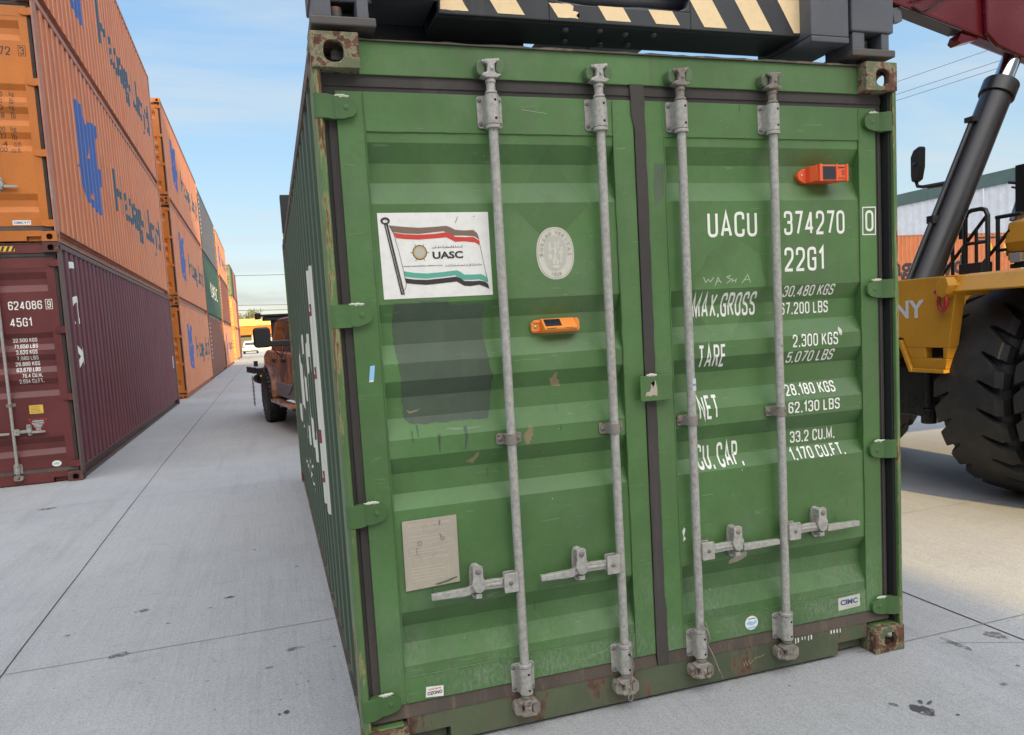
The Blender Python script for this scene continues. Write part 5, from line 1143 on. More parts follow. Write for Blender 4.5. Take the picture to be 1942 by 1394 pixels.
def wheel_mesh(R0, width):
    m = MB(); NL = 26; nsub = 22; cols = [-1]+[round(-.98+.04*i, 3) for i in range(50)]+[1]
    def rad(s): return R0-.016*s*s-(.05*max(0, abs(s)-.86)/.14)**1.0
    N = NL*nsub; grid = []
    for i in range(N):
        row = []
        for s in cols:
            a = abs(s); ph = (i/nsub+(0 if s > 0 else .5)-.55*max(0, a-.35)) % 1.0
            gw = .05+.62*(a-.38) if a < .72 else .26+.45*(a-.72)
            groove = a > .38 and ph < gw
            r = rad(s)-(.058 if groove else 0)
            if a >= 1: r = R0-.12-(.03 if groove else 0)
            q = 2*math.pi*i/N; row.append((r*math.cos(q), s*width/2, r*math.sin(q)))
        grid.append(row)
    k = len(cols); vs = [v for r in grid for v in r]; fs = [(i*k+j, i*k+j+1, ((i+1) % N)*k+j+1, ((i+1) % N)*k+j) for i in range(N) for j in range(k-1)]
    m.add(vs, fs)
    w2 = width/2
    for s in (-1, 1):
        pr = [(R0-.13, s*w2), (R0-.22, s*w2*1.03), (R0-.34, s*w2*.98), (R0-.40, s*w2*.86)]; n = 72; vs = []
        for r, yy in pr: vs += [(r*math.cos(2*math.pi*i/n), yy, r*math.sin(2*math.pi*i/n)) for i in range(n)]
        m.add(vs, [(a*n+i, a*n+(i+1) % n, (a+1)*n+(i+1) % n, (a+1)*n+i) for a in range(len(pr)-1) for i in range(n)])
    return m
wm = wheel_mesh(.88, .60); rim = MB(); rim.lathe([(-.26, .48), (-.24, .46), (-.10, .40), (-.08, .2), (.08, .2), (.10, .40), (.24, .46), (.26, .48)], (0, 0, 0), 1, 32)
def wheel(x, y, z, first=[None]):
    if first[0] is None:
        t = wm.build('tyre', 'tyre', None, smooth=28); t.parent = rs; t.location = Vector((x, y, z))-WL[rs]
        r_ = rim.build('rim', 'yellow', None, smooth=30); r_.parent = t; first[0] = (t, r_)
    else:
        t = first[0][0].copy(); COL.objects.link(t); t.location = Vector((x, y, z))-WL[rs]; t.rotation_euler = (0, random.uniform(0, 6), 0)
        r_ = first[0][1].copy(); COL.objects.link(r_); r_.parent = t
for y in (1.725, 1.055, 3.95, 4.6): wheel(4.35, y, .88)
for y in (.98, 3.92): wheel(9.6, y, .88)
for s in (-1, 1):
    a, b = (.35, 1.79) if s < 0 else (3.165, 4.95)
    m = MB(); m.prism([(3.42, 1.635), (3.50, 1.745), (3.62, 1.762), (5.25, 1.762), (5.35, 1.70), (5.35, 1.66), (5.22, 1.728), (3.64, 1.728), (3.53, 1.715), (3.455, 1.625)], 1, a, b)
    m.prism([(3.42, 1.635), (3.50, 1.745), (3.62, 1.762), (3.8, 1.762), (3.8, 1.60), (3.455, 1.60)], 1, (b-.03) if s < 0 else a, b if s < 0 else a+.03)
    m.build('fender', 'yellow', rs, bevel=.006)
m = MB(); m.prism([(1.84, 1.62), (1.84, 1.70), (1.80, 1.74), (1.75, 1.74), (1.73, 1.68), (1.75, 1.62), (1.79, 1.59)], 0, 3.36, 3.46); lug = m.build('lifting_lug', 'yellow', rs, bevel=.006)
m = MB(); m.tube([(3.40+.012*math.sin(q), 1.82+.045*math.sin(q)*1.0, 1.56+.062*math.cos(q)) for q in [2*math.pi*i/20 for i in range(21)]], .015, 8); m.cyl((3.40, 1.76, 1.64), (3.40, 1.88, 1.64), .02, n=10); m.build('tow_shackle', 'shackle', rs, smooth=60)
# boom: deep section with a narrow bottom, sloping down to the rear
def bz(x): return 3.832-(x-3.522)*.24
m = MB()
def boom_sec(x0, x1, dz0, ins, h):
    pr = [(2.20+ins, 0), (2.20+ins, h), (2.95-ins, h), (2.95-ins, .55), (2.33, 0)]
    n = len(pr); vs = [(x0, y, bz(x0)+dz0+z) for y, z in pr]+[(x1, y, bz(x1)+dz0+z) for y, z in pr]
    m.add(vs, [tuple(range(n-1, -1, -1)), tuple(range(n, 2*n))]+[(i, (i+1) % n, n+(i+1) % n, n+i) for i in range(n)])
boom_sec(3.1, 10.2, 0, 0, 1.15); bo = m.build('boom', 'boom_red', rs, bevel=.02)
m = MB(); boom_sec(-.6, 3.1, .08, .06, .95); m.build('inner_boom', 'boom_red', bo, bevel=.02)
m = MB(); m.box(-.75, .35, YC-.3, YC+.4, 3.66, 5.2); m.build('boom_head', 'boom_grey', bo, bevel=.02)
m = MB(); n = 2
TR = [(3.42, -.001), (4.03, -.001)]
m.add([(3.42, 2.204, bz(3.42)-.002), (4.03, 2.204, bz(4.03)-.002), (4.03, 2.328, bz(4.03)-.002), (3.42, 2.328, bz(3.42)-.002), (3.42, 2.204, bz(3.42)-.012), (4.03, 2.204, bz(4.03)-.012), (4.03, 2.328, bz(4.03)-.012), (3.42, 2.328, bz(3.42)-.012)], [(0, 1, 2, 3), (7, 6, 5, 4), (0, 4, 5, 1), (1, 5, 6, 2), (2, 6, 7, 3), (3, 7, 4, 0)]); m.build('wear_plate', 'boom_grey', bo, bevel=.003)
m = MB(); m.prism([(4.04, bz(4.04)-.02), (4.01, bz(4.04)-.075), (4.045, bz(4.05)-.095), (4.22, bz(4.22)-.012), (4.22, bz(4.22)-.004)], 1, 2.22, 2.325); m.build('wear_plate_end', 'boom_red', bo)
m = MB(); m.prism([(4.24, bz(4.24)+.02), (4.36, bz(4.36)-.045), (4.6, bz(4.6)-.06), (5.2, bz(5.2)-.05), (5.5, bz(5.5)+.1), (5.6, bz(5.6)+.9), (4.2, bz(4.2)+.9)], 1, 2.15, 2.198); m.build('cylinder_bracket', 'boom_red', bo, bevel=.012)
for s in (-1,):
    yc_ = 2.25
    b0, b1_ = Vector((3.60, yc_, 1.62)), Vector((4.49, yc_, 3.31)); ax = (b1_-b0).normalized()
    m = MB(); m.cyl(b0, b1_-ax*.10, .117, n=28); cy = m.build('lift_cylinder', 'cylblack', rs, smooth=40)
    m = MB(); m.cyl(b1_-ax*.11, b1_+ax*.015, .136, n=28); m.build('cylinder_collar', 'cylblack', cy, smooth=40, bevel=.004)
    m = MB(); m.cyl(b1_, b1_+ax*.75, .074, n=24); m.build('piston_rod', 'chrome', cy, smooth=40)
    m = MB(); off = Vector((-.125, 0, .06)); m.tube([b0+off, b0+off+ax*1.52], .02, 8); m.box(b0.x+off.x+ax.x*1.5-.03, b0.x+off.x+ax.x*1.5+.07, yc_-.04, yc_+.04, b0.z+off.z+ax.z*1.5, b0.z+off.z+ax.z*1.5+.04); p_ = b0+off+ax*.62; m.box(p_.x-.03, p_.x+.06, yc_-.03, yc_+.03, p_.z-.03, p_.z+.03); m.build('hydraulic_line', 'blackpipe', cy, smooth=50)
m = MB(); m.tube([(3.53, 2.19, bz(3.53)+.02), (3.6, 2.185, bz(3.6)+.0), (3.68, 2.18, bz(3.68)+.05), (4.1, 2.17, bz(4.1)+.42)], .009, 6); m.tube([(3.50, 2.185, bz(3.5)+.05), (3.62, 2.18, bz(3.62)+.10), (3.95, 2.17, bz(3.95)+.4)], .006, 6); m.build('boom_hose', 'blackpipe', bo, smooth=60)
m = MB(); m.prism([(3.36, bz(3.36)-.03), (3.44, bz(3.44)+.0), (3.455, bz(3.45)-.10), (3.38, bz(3.38)-.13)], 1, 2.22, 2.28); m.build('boom_light', 'spread_grey', bo)
m = MB(); m.prism([(3.26, bz(3.26)-.12), (3.31, bz(3.31)-.09), (3.35, bz(3.35)-.14), (3.31, bz(3.31)-.2)], 1, 2.22, 2.28); m.build('boom_light', 'spread_grey', bo)
# rear mass and pivot
m = MB(); m.box(9.9, 11.6, .7, 4.2, .75, 2.2); m.box(9.3, 10.7, 1.9, 3.05, 1.7, 3.6); m.build('counterweight', 'yellow', rs, bevel=.05)
# cab on the near side
m = MB(); m.prism([(4.22, 2.0), (4.26, 2.16), (4.45, 2.20), (4.45, 1.92), (4.25, 1.92)], 1, .62, 2.0); m.box(4.46, 5.9, .60, 2.11, 1.90, 2.25); m.box(4.9, 6.0, .58, 2.14, 3.30, 3.40); m.box(5.7, 5.9, .62, 2.09, 2.25, 3.3); cb = m.build('cab', 'yellow', rs, bevel=.02)
m = MB(); m.box(4.25, 4.46, .66, 1.99, 1.86, 1.915); m.box(4.3, 4.5, 2.01, 2.05, 1.90, 1.97); m.build('cab_support', 'yellow', cb, bevel=.006)
m = MB(); m.add([(4.44, .66, 2.2), (4.44, 2.09, 2.2), (4.92, 2.09, 3.3), (4.92, .69, 3.3)], [(0, 1, 2, 3)]); m.build('windscreen', 'glass', cb); m = MB(); m.add([(4.47, 2.10, 2.26), (5.7, 2.10, 2.26), (5.7, 2.10, 3.29), (4.95, 2.10, 3.29)], [(0, 1, 2, 3)]); m.build('side_window', 'glass', cb)
m = MB()
for y in (.66, 2.10): m.tube([(4.43, y, 2.19), (4.68, y, 2.75), (4.92, y, 3.3)], .022, 8)
m.build('cab_frame', 'frame_blue', cb, smooth=50)
m = MB(); m.tube([(4.43, 2.0, 2.24), (4.46, 2.0, 2.5), (4.54, 1.96, 2.8)], .012, 6); m.box(4.415, 4.43, 1.98, 2.06, 2.25, 2.62); m.tube([(4.43, 2.13, 2.50), (4.46, 1.84, 2.42)], .012, 6); m.tube([(4.44, 2.11, 2.46), (4.46, 1.84, 2.34)], .009, 6); m.build('wiper', 'blackpipe', cb, smooth=50)
m = MB(); m.prism(roundrect(1.35, 1.95, 2.15, 2.45, .08), 0, 4.9, 5.0); m.box(4.9, 5.4, 1.35, 1.95, 2.25, 2.36); m.build('seat', 'seat', cb, bevel=.02)
m = MB(); m.prism(roundrect(1.86, 1.95, 1.838, 1.915, .008), 0, 4.22, 4.27); m.build('work_light', 'lamp', cb, bevel=.003)
m = MB(); m.box(4.271, 4.32, 1.855, 1.955, 1.83, 1.92); m.box(4.25, 4.3, 1.84, 1.97, 1.795, 1.829); m.build('light_bracket', 'plastic', cb)
# guard rails, step box, mirror
def rail(pts, r=.019): m.tube(pts, r, 8)
m = MB(); x = 4.2
def loop(ya, yb_, z0, z1): rail([(x, ya, z0), (x, ya, z1-.06), (x, ya-.02, z1-.015), (x, ya-.06, z1), (x, yb_+.06, z1), (x, yb_+.02, z1-.015), (x, yb_, z1-.06), (x, yb_, z0)])
loop(2.335, 2.125, 1.76, 2.30); rail([(x, 2.335, 2.03), (x, 2.125, 2.03)], .014); rail([(x, 2.23, 1.80), (x, 2.23, 2.15)], .013); rail([(x+.02, 2.62, 1.76), (x+.02, 2.15, 2.24)], .015); rail([(x+.05, 2.25, 1.82), (x+.05, 1.97, 2.10)], .015)
rail([(x+.06, 2.10, 2.215), (x+.06, 1.88, 2.215)], .016); rail([(x+.06, 2.085, 1.76), (x+.06, 2.085, 2.22)], .016); rail([(x+.06, 2.09, 1.95), (x+.06, 1.9, 1.95)], .013); rail([(x-.02, 2.34, 1.80), (x-.02, 2.33, 2.02)], .017)
m.build('guard_rail', 'blackpipe', rs, smooth=50)
m = MB(); m.box(4.12, 4.24, 2.115, 2.33, 1.765, 1.865); m.build('step_box', 'plastic', rs, bevel=.005); m = MB(); m.box(4.22, 4.26, 2.36, 2.42, 2.08, 2.30); m.build('side_lamp', 'plastic', rs, bevel=.005)
m = MB(); m.tube([(4.2, 2.835, 2.64), (4.2, 2.82, 2.60), (4.2, 2.76, 2.585), (4.2, 2.50, 2.575), (4.2, 2.46, 2.5), (4.2, 2.46, 1.76)], .015, 8); m.tube([(4.2, 2.70, 2.575), (4.2, 2.50, 2.565)], .02, 8); ma = m.build('mirror_arm', 'blackpipe', rs, smooth=50)
m = MB(); m.prism([(2.862, 2.70), (2.862, 2.86), (2.83, 2.915), (2.765, 2.94), (2.755, 2.92), (2.76, 2.76), (2.785, 2.655), (2.83, 2.635), (2.855, 2.65)], 0, 4.16, 4.23); m.dome((4.16, 2.81, 2.79), (-1, 0, 0), .02, .02); m.build('mirror', 'plastic', ma, bevel=.01)
m = MB(); m.prism([(2.85, 2.70), (2.85, 2.85), (2.82, 2.90), (2.772, 2.92), (2.775, 2.76), (2.795, 2.67), (2.83, 2.65)], 0, 4.2305, 4.233); m.build('mirror_glass', 'chrome', ma)
# ------------------------------------------------------------------ pickup truck behind the green container
ang = R(9)
tk = thing('pickup_truck', 'brown and orange pickup truck with a flat deck, half hidden behind the green container', 'pickup truck', (-.62, 12.95, 0), ang, world=False)
# own axes: rear axle at the origin, nose towards -y, x across (image-left side is -x)
V = .86
m = MB()
prof = [(-4.55, .62), (-4.6, .95), (-4.5, 1.12), (-3.2, 1.24), (-2.7, 1.28), (-2.2, 1.34), (.35, 1.40), (.75, 1.30), (.8, .62), (-3.0, .60)]
m.prism(prof, 0, -V, V); bd = m.build('body', 'wrap', tk, bevel=.05, seg=3)
m = MB(); cabp = [(-2.75, 1.27), (-2.05, 1.92), (-1.7, 1.98), (-.25, 1.98), (-.05, 1.93), (.10, 1.38)]
n = len(cabp); ins = lambda z: .12*(z-1.27)/.7
m.add([(-V+.03+ins(z), y, z) for y, z in cabp]+[(V-.03-ins(z), y, z) for y, z in cabp], [tuple(range(n)), tuple(range(2*n-1, n-1, -1))]+[(i, (i+1) % n, n+(i+1) % n, n+i) for i in range(n)]); m.build('cab', 'wrap', tk, bevel=.03)
m = MB(); m.add([(-.70, -2.66, 1.36), (.70, -2.66, 1.36), (.60, -2.10, 1.885), (-.60, -2.10, 1.885), (-.70, -2.63, 1.33), (.70, -2.63, 1.33), (.60, -2.07, 1.86), (-.60, -2.07, 1.86)], [(0, 1, 2, 3), (7, 6, 5, 4), (0, 4, 5, 1), (1, 5, 6, 2), (2, 6, 7, 3), (3, 7, 4, 0)]); m.build('windscreen', 'truckwin', tk)
for sx in (-1, 1):
    for (y0, y1, y2, y3) in ((-2.35, -1.98, -1.25, -1.25), (-1.15, -1.15, -.32, -.18)):
        m = MB(); X = lambda z: sx*(V-.03-ins(z)+.004); m.add([(X(1.37), y0, 1.37), (X(1.88), y1, 1.88), (X(1.88), y2, 1.88), (X(1.37), y3, 1.37), (X(1.37)-sx*.02, y0, 1.37), (X(1.88)-sx*.02, y1, 1.88), (X(1.88)-sx*.02, y2, 1.88), (X(1.37)-sx*.02, y3, 1.37)], [(0, 1, 2, 3), (4, 5, 6, 7), (0, 1, 5, 4), (1, 2, 6, 5), (2, 3, 7, 6), (3, 0, 4, 7)]); m.build('side_window', 'truckwin', tk)
    m = MB()
    for y in (-1.5, -.55): m.prism(roundrect(y-.11, y+.11, 1.17, 1.23, .025), 0, sx*(V+.001), sx*(V+.035))
    m.build('door_handle', 'plastic', tk, bevel=.006)
    m = MB(); m.box(sx*(V-.05), sx*(V+.012), -3.0, -.58, .54, .80); m.build('rocker_panel', 'rocker', tk, bevel=.01)
    m = MB(); m.box(sx*V, sx*(V+.16), -2.7, -.75, .44, .50); m.box(sx*(V-.1), sx*(V+.05), -2.2, -2.1, .35, .45); m.box(sx*(V-.1), sx*(V+.05), -1.1, -1.0, .35, .45); m.build('running_board', 'wrap', tk, bevel=.01)
    m = MB(); arc = [(.60*math.cos(q)*1.0, .50+.62*math.sin(q)) for q in [math.pi*i/14 for i in range(15)]]; inn = [(.52*math.cos(q), .50+.54*math.sin(q)) for q in [math.pi*i/14 for i in range(14, -1, -1)]]; m.prism(arc+inn, 0, sx*(V-.05), sx*(V+.10)); m.build('wheel_flare', 'wrap', tk, bevel=.02)
    m = MB(); m.prism([(q[0], q[1]) for q in [(.56*math.cos(a), .50+.56*math.sin(a)) for a in [2*math.pi*i/24 for i in range(24)]]], 0, sx*(V+.005), sx*(V-.3)) if False else m.prism([(.52*math.cos(a), .50+.54*math.sin(a)) for a in [2*math.pi*i/24 for i in range(24)]], 0, sx*(V+.004), sx*(V+.002)); m.build('wheel_well', 'dark', tk)
tw = MB(); R0 = .49; ncs = [(-.165, .30), (-.17, .40), (-.155, .46), (-.12, .485), (-.05, .49), (.05, .49), (.12, .485), (.155, .46), (.17, .40), (.165, .30)]
tw.lathe(ncs, (0, 0, 0), 0, 40)
for i in range(30):
    q = 2*math.pi*i/30
    for sx in (-1, 1):
        qq = q+(.1 if sx > 0 else 0); c, s_ = math.cos(qq), math.sin(qq); P = lambda r, t, x: (x, r*math.cos(qq+t), r*math.sin(qq+t))
        vs = [P(r, t, sx*x) for r in (.475, .503) for (t, x) in ((-.035, .02), (.035, .035), (.035, .160), (-.035, .160))]
        tw.add(vs, [(0, 1, 2, 3), (4, 5, 6, 7), (0, 1, 5, 4), (1, 2, 6, 5), (2, 3, 7, 6), (3, 0, 4, 7)])
trim = MB(); trim.lathe([(-.17, .29), (-.10, .26), (-.09, .08), (.09, .08), (.10, .26), (.17, .29)], (0, 0, 0), 0, 24)
tf = None
for (x, y) in ((-.84, 0), (.84, 0), (-.80, -3.65), (.80, -3.65)):
    if tf is None:
        t_ = tw.build('tyre', 'tyre', None, smooth=35); r_ = trim.build('rim', 'plastic', None, smooth=35); r_.parent = t_; tf = (t_, r_)
    else:
        t_ = tf[0].copy(); COL.objects.link(t_); r_ = tf[1].copy(); COL.objects.link(r_); r_.parent = t_
    t_.parent = tk; t_.location = (x, y, .495)
m = MB(); m.box(-.7, .7, -.12, .12, .40, .56); m.box(-.5, .5, -4.3, 2.6, .52, .68); m.build('chassis', 'plastic', tk)
for sx in (-1, 1):
    m = MB(); m.prism([(sx*(V+.30+q[0]), q[1]) for q in roundrect(0, .27, 1.46, 1.80, .06)], 1, -2.26, -2.12); mm = m.build('mirror', 'plastic', tk, bevel=.03, seg=3)
    m = MB(); m.box(sx*(V-.05), sx*(V+.36), -2.24, -2.15, 1.47, 1.57); m.build('mirror_arm', 'plastic', mm, bevel=.015)
m = MB(); m.tube([(-V-.25, -2.0, 1.46), (-V-.22, -2.0, 1.40), (-V-.06, -1.7, 1.28)], .010, 6); m.tube([(-V-.02, -1.75, 1.42), (-V-.03, -1.6, 1.30), (-V-.02, -1.4, 1.36)], .008, 6); m.tube([(-V-.03, -2.6, .9), (-V-.03, -2.2, .72), (-V-.03, -1.9, .62)], .01, 6); m.build('hanging_strap', 'plastic', tk)
m = MB(); m.box(-1.04, 1.04, .62, 1.7, .98, 1.04); dk = m.build('deck', 'deck', tk)
m = MB(); m.box(-1.09, -1.04, .60, 1.7, .93, 1.05); m.box(1.04, 1.09, .60, 1.7, .93, 1.05); m.box(-1.04, 1.04, .58, .615, .90, 1.03); m.box(-1.07, -1.0, .62, .70, 1.07, 1.18); m.cyl((-.95, .75, .80), (-.95, 1.2, .80), .09, n=14); m.build('deck_frame', 'plastic', dk)
m = MB()
for s in (-1, 1): m.box(s*.62, s*.72, .30, .40, .95, 1.98)
m.build('rack_post', 'plastic', tk)
m = MB(); m.box(-.98, 1.0, .20, .52, 2.05, 2.09); m.box(-.86, 1.0, .24, .50, 1.965, 2.045); m.box(-1.0, -.93, .2, .5, 2.0, 2.12); m.build('headache_rack', 'plastic', tk, bevel=.006)
m = MB(); m.box(-1.0, -.94, .44, .50, .86, .90); m.build('marker_lamp', 'haz_yellow', tk)
m = MB(); z = .86; i = 0
while z > .26:
    a = i % 2; pts = []
    for k in range(9):
        q = 2*math.pi*k/8; dx, dz = .016*math.cos(q), .028*math.sin(q); pts.append((-1.12+(dx if a else 0), .66+(0 if a else dx), z+dz))
    m.tube(pts, .006, 5); z -= .04; i += 1
cobj = m.build('hanging_chain', 'plastic', tk)
# ------------------------------------------------------------------ white car, far end of the lane
cx, cy = -4.05, 104.0
car = thing('parked_car', 'white car seen from behind at the far end of the lane', 'car', (cx, cy, 0), 0, world=False)
m = MB(); pr = [(-1.0, .35), (-1.0, .72), (-.93, .98), (-.62, 1.08), (-.70, .35)]
sec = [(0, .40, .98), (0.0, .80, 1.0), (.05, .98, .97), (.25, 1.06, .93), (3.1, 1.0, .93), (4.3, .88, .9), (4.6, .6, .86), (4.6, .38, .86)]
n = len(sec); m.add([(-w, y, z) for y, z, w in sec]+[(w, y, z) for y, z, w in sec], [tuple(range(n)), tuple(range(2*n-1, n-1, -1))]+[(i, (i+1) % n, n+(i+1) % n, n+i) for i in range(n)]); m.build('body', 'carwhite', car, bevel=.05, seg=3)
m = MB(); sec = [(.10, 1.0, .92), (.30, 1.62, .72), (.55, 1.72, .68), (2.2, 1.70, .68), (3.2, 1.02, .88)]
n = len(sec); m.add([(-w, y, z) for y, z, w in sec]+[(w, y, z) for y, z, w in sec], [tuple(range(n)), tuple(range(2*n-1, n-1, -1))]+[(i, (i+1) % n, n+(i+1) % n, n+i) for i in range(n)]); m.build('cabin', 'carwhite', car, bevel=.05, seg=3)
m = MB(); m.add([(-.70, .135, 1.14), (.70, .135, 1.14), (.60, .265, 1.54), (-.60, .265, 1.54), (-.70, .2, 1.14), (.70, .2, 1.14), (.60, .33, 1.54), (-.60, .33, 1.54)], [(0, 1, 2, 3), (7, 6, 5, 4), (0, 4, 5, 1), (1, 5, 6, 2), (2, 6, 7, 3), (3, 7, 4, 0)]); m.build('rear_window', 'carwin', car)
for s in (-1, 1):
    m = MB(); m.prism([(s*.62, .86), (s*.97, .84), (s*.95, 1.06), (s*.75, 1.0)], 1, -.03, .12); m.build('tail_lamp', 'red_lamp', car)
    m = MB(); m.add([(s*.79, 1.5, 1.58), (s*.79, .6, 1.56), (s*.93, .4, 1.12), (s*.93, 2.9, 1.12), (s*.74, 1.5, 1.58), (s*.74, .6, 1.56), (s*.88, .4, 1.12), (s*.88, 2.9, 1.12)], [(0, 1, 2, 3), (7, 6, 5, 4), (0, 4, 5, 1), (1, 5, 6, 2), (2, 6, 7, 3), (3, 7, 4, 0)]); m.build('side_window', 'carwin', car)
    for y in (.75, 3.6): m = MB(); m.lathe([(-.11, .24), (-.11, .33), (-.07, .35), (.07, .35), (.11, .33), (.11, .24)], (s*.84, y, .35), 0, 20); m.build('wheel', 'tyre', car, smooth=40)
m = MB(); m.box(-.9, .9, -.05, .15, .30, .50); m.build('bumper', 'plastic', car, bevel=.03)
m = MB(); m.box(-.26, .26, -.02, .02, .72, .85); m.build('number_plate', 'sticker', car)
# ------------------------------------------------------------------ buildings
yb = thing('industrial_shed', 'low shed with bright yellow roof and orange fascia across the end of the lane', 'building', (-2, 132, 0))
m = MB(); m.box(-16, -6.9, 130, 146, 0, 4.3); m.box(-4.3, -3.75, 130, 146, 0, 4.3); m.box(-3.75, 14, 130, 146, 0, 2.1); m.box(-3.75, -2.2, 130, 146, 2.1, 4.3); m.box(-6.9, -4.3, 131.2, 146, 0, 4.3); m.box(-.2, 14, 130, 146, 2.1, 4.3); m.box(-2.2, -.2, 130.4, 146, 2.1, 4.3); m.build('wall', 'wall_cream', yb)
m = MB(); m.box(-6.88, -4.32, 131.0, 131.19, 0, 3.0); m.build('roller_door', 'wall_dark', yb)
m = MB(); m.box(-2.18, -.22, 130.1, 130.39, 2.1, 2.95); m.build('window', 'wall_navy', yb)
m = MB(); n = 150; pts = [(-16+30*i/n, 129.6+(.06 if i % 2 else 0)) for i in range(n+1)]; m.add([(x, y, 2.75) for x, y in pts]+[(x, y, 4.22) for x, y in pts], [(i, i+1, n+2+i, n+1+i) for i in range(n)]); m.box(-16, 14, 129.7, 129.99, 2.75, 4.2); m.build('fascia', 'fascia', yb)
m = MB(); m.prism([(129.4, 4.24), (129.4, 4.34), (136, 5.55), (147, 4.4), (147, 4.3), (136, 5.45)], 0, -16.2, 14.2); m.build('roof', 'roof_yellow', yb)
m = MB(); m.cyl((-2.6, 134, 4.9), (-2.6, 134, 7.2), .05, n=8); m.cyl((-3.2, 134, 6.9), (-2.0, 134, 6.9), .03, n=6); m.cyl((-3.0, 134, 6.6), (-2.2, 134, 6.6), .03, n=6); tag(m.build('aerial', 'wire'), 'thin aerial mast rising above the yellow roof', 'aerial')
wh = thing('warehouse', 'long white clad warehouse with a grey-green roof edge beyond the reach stacker', 'building', (60, 30, 0))
ph = []; y = 5.0; k = 0
while y < 54: ph.append((50+(.0 if k % 2 else .05), y)); y += .35; k += 1
m = MB(); n = len(ph); m.add([(x, y, 0) for x, y in ph]+[(x, y, 9.75) for x, y in ph], [(i, i+1, n+i+1, n+i) for i in range(n-1)]); m.box(50.1, 85, 5, 54, 0, 9.75); m.build('wall', 'wall_white', wh)
m = MB(); m.box(49.9, 85, 4.9, 54.1, 9.76, 10.7); m.build('roof_edge', 'band_green', wh)
m = MB(); m.cyl((49.9, 41.6, 0), (49.9, 41.6, 9.7), .06, n=8); m.cyl((49.9, 43.2, 0), (49.9, 43.2, 9.7), .05, n=8); m.build('downpipe', 'wall_white', wh)
tb = thing('tan_shed', 'tan roofed shed showing just past the left end of the white warehouse', 'building', (52, 62, 0))
m = MB(); m.box(47, 66, 58, 76, 0, 9.6); m.build('wall', 'wall_cream', tb)
m = MB(); m.prism([(57.8, 9.61), (76, 9.61), (67, 11.9)], 0, 46.8, 66.2); m.build('roof', 'tan', tb)
# two containers seen behind the reach stacker
st8 = Spec(); st8.__dict__.update(HERO.__dict__); st8.L = 12.192
rotb = R(90)   # door end towards +x, long side to the camera
def back_container(z, P, label):
    c = thing('shipping_container', label, 'container', (39.4, 31.4, z), rotb, 'containers behind the reach stacker', world=False)
    return c
bc = back_container(2.6, PO, 'orange container with near-black lettering behind the reach stacker'); build_container(st8, bc, PO)
# its door end now faces +x; long side x=-1.219 faces the camera
d = Decal(lambda u, v, off: (-(1.211-side_depth(-u, .172)+off), -u, v), ('u', sorted(-b for b in side_breaks(.172, 12.02)))); d.text('Hapag-Lloyd', -11.3, -4.2, .12, 1.42, 0, .003, bold=.03); d.build('side_lettering', 'ink', bc)
d = Decal(lambda u, v, off: (-(1.211-side_depth(-u, .172)+off), -u, v), ('u', sorted(-b for b in side_breaks(.172, 12.02)))); d.poly([(-2.45, 1.6), (-1.95, 1.6), (-2.2, 2.05)], 1, .003); d.rect(-1.25, -.75, 1.5, 2.0, 1, .003); d.rect(-3.3, -1.0, 2.28, 2.38, 0, .003); d.rect(-3.3, -2.5, 2.12, 2.22, 0, .003); d.build('side_sticker', ['ink', 'haz_yellow'], bc)
index_children(); bc2 = dup(bc, PO, (39.4, 31.4, 0), rotb, 'orange container on the ground under the lettered one behind the reach stacker', ('side_lettering', 'side_sticker'))
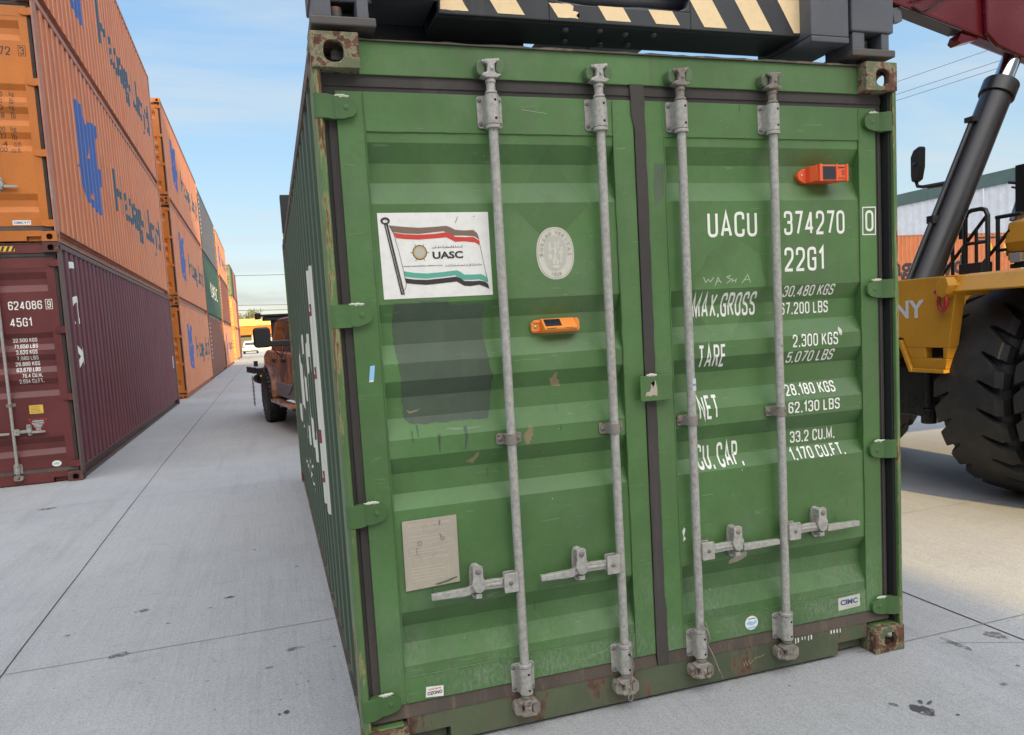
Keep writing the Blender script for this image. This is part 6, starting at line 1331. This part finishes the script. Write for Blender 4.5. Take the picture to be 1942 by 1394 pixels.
# ------------------------------------------------------------------ tree beyond the shed, power cables
tr = thing('tree', 'sparse dry tree top showing above the yellow roof', 'tree', (-4.6, 152, 0))
m = MB(); m.tube([(-4.6, 152, 0), (-4.5, 152, 3), (-4.7, 152.1, 5.5), (-4.3, 152, 7.2)], [.22, .18, .11, .04], 7)
for dx, dz in ((-2.3, 1.0), (-1.3, 1.5), (1.0, 1.3), (.6, 2.0)): m.tube([(-4.6, 152, 4.8), (-4.6+dx*.5, 152, 5.2+dz*.5), (-4.6+dx, 152, 5.4+dz)], [.08, .05, .02], 5)
m.build('trunk', 'trunk', tr)
m = MB(); rnd = random.Random(3)
for (cx_, cz, r, n) in ((-6.8, 6.6, .7, 110), (-6.3, 5.9, .8, 120), (-5.2, 6.5, 1.0, 200), (-4.2, 7.0, 1.1, 260), (-3.5, 6.3, .9, 180), (-4.6, 5.8, 1.2, 220)):
    for i in range(n):
        v = Vector((rnd.gauss(0, 1), rnd.gauss(0, 1), rnd.gauss(0, .8))).normalized()*r*rnd.random()**.5; c = Vector((cx_, 152, cz))+v
        a = Vector((rnd.gauss(0, 1), rnd.gauss(0, 1), rnd.gauss(0, 1))).normalized()*rnd.uniform(.08, .2); b = a.orthogonal().normalized()*rnd.uniform(.05, .12)
        m.add([c-a, c+b, c+a, c-b], [(0, 1, 2, 3)])
m.build('crown', 'leaf', tr)
def cable(p0, p1, sag, label, r=.02):
    m = MB(); p0, p1 = Vector(p0), Vector(p1); n = 16
    m.tube([p0.lerp(p1, i/n)-Vector((0, 0, sag*4*(i/n)*(1-i/n))) for i in range(n+1)], r, 5)
    tag(m.build('power_cable', 'wire'), label, 'cable', 'power cables')
cable((32.6, 41.4, 14.2), (43.6, 18.8, 16.4), .0, 'topmost power cable crossing the sky above the warehouse', .014)
cable((32.5, 41.4, 13.5), (43.5, 18.7, 15.5), .0, 'middle power cable crossing the sky above the warehouse', .014)
cable((32.5, 41.3, 13.15), (43.5, 18.7, 15.1), .0, 'lowest power cable crossing the sky above the warehouse', .014)
cable((-40, 157, 15.4), (30, 136, 12.8), .3, 'highest power cable over the end of the lane', .05)
cable((-40, 157, 10.2), (30, 136, 7.1), .3, 'second power cable over the end of the lane', .05)
cable((-40, 157, 9.2), (30, 136, 6.2), .3, 'lowest power cable over the end of the lane', .06)
# ------------------------------------------------------------------ unseen shed-like blocks, added to keep the low sun off this lane
sh = thing('unseen_sun_blocker', 'unseen tall grey block with a raised slab, added behind the viewer to shade the lane', 'building', (-20, -45, 0))
m = MB(); m.box(-70, 3.55, -60, -34, 0, 23.6); m.build('wall', 'blocker_grey', sh)
m = MB(); m.prism([(-60.5, 23.61), (-33.5, 23.61), (-47, 25.2)], 0, -70.5, 3.7); m.build('roof', 'blocker_grey', sh)  # top of the unseen sun blocker, added with it
m = MB(); m.box(3.56, 70, -36.5, -34, 11.3, 26.0)  # raised slab added to shade the boom while sun passes underneath
m.box(60, 60.5, -36, -35.5, 0, 11.3)
m.build('raised_sun_blocker', 'blocker_grey', sh)
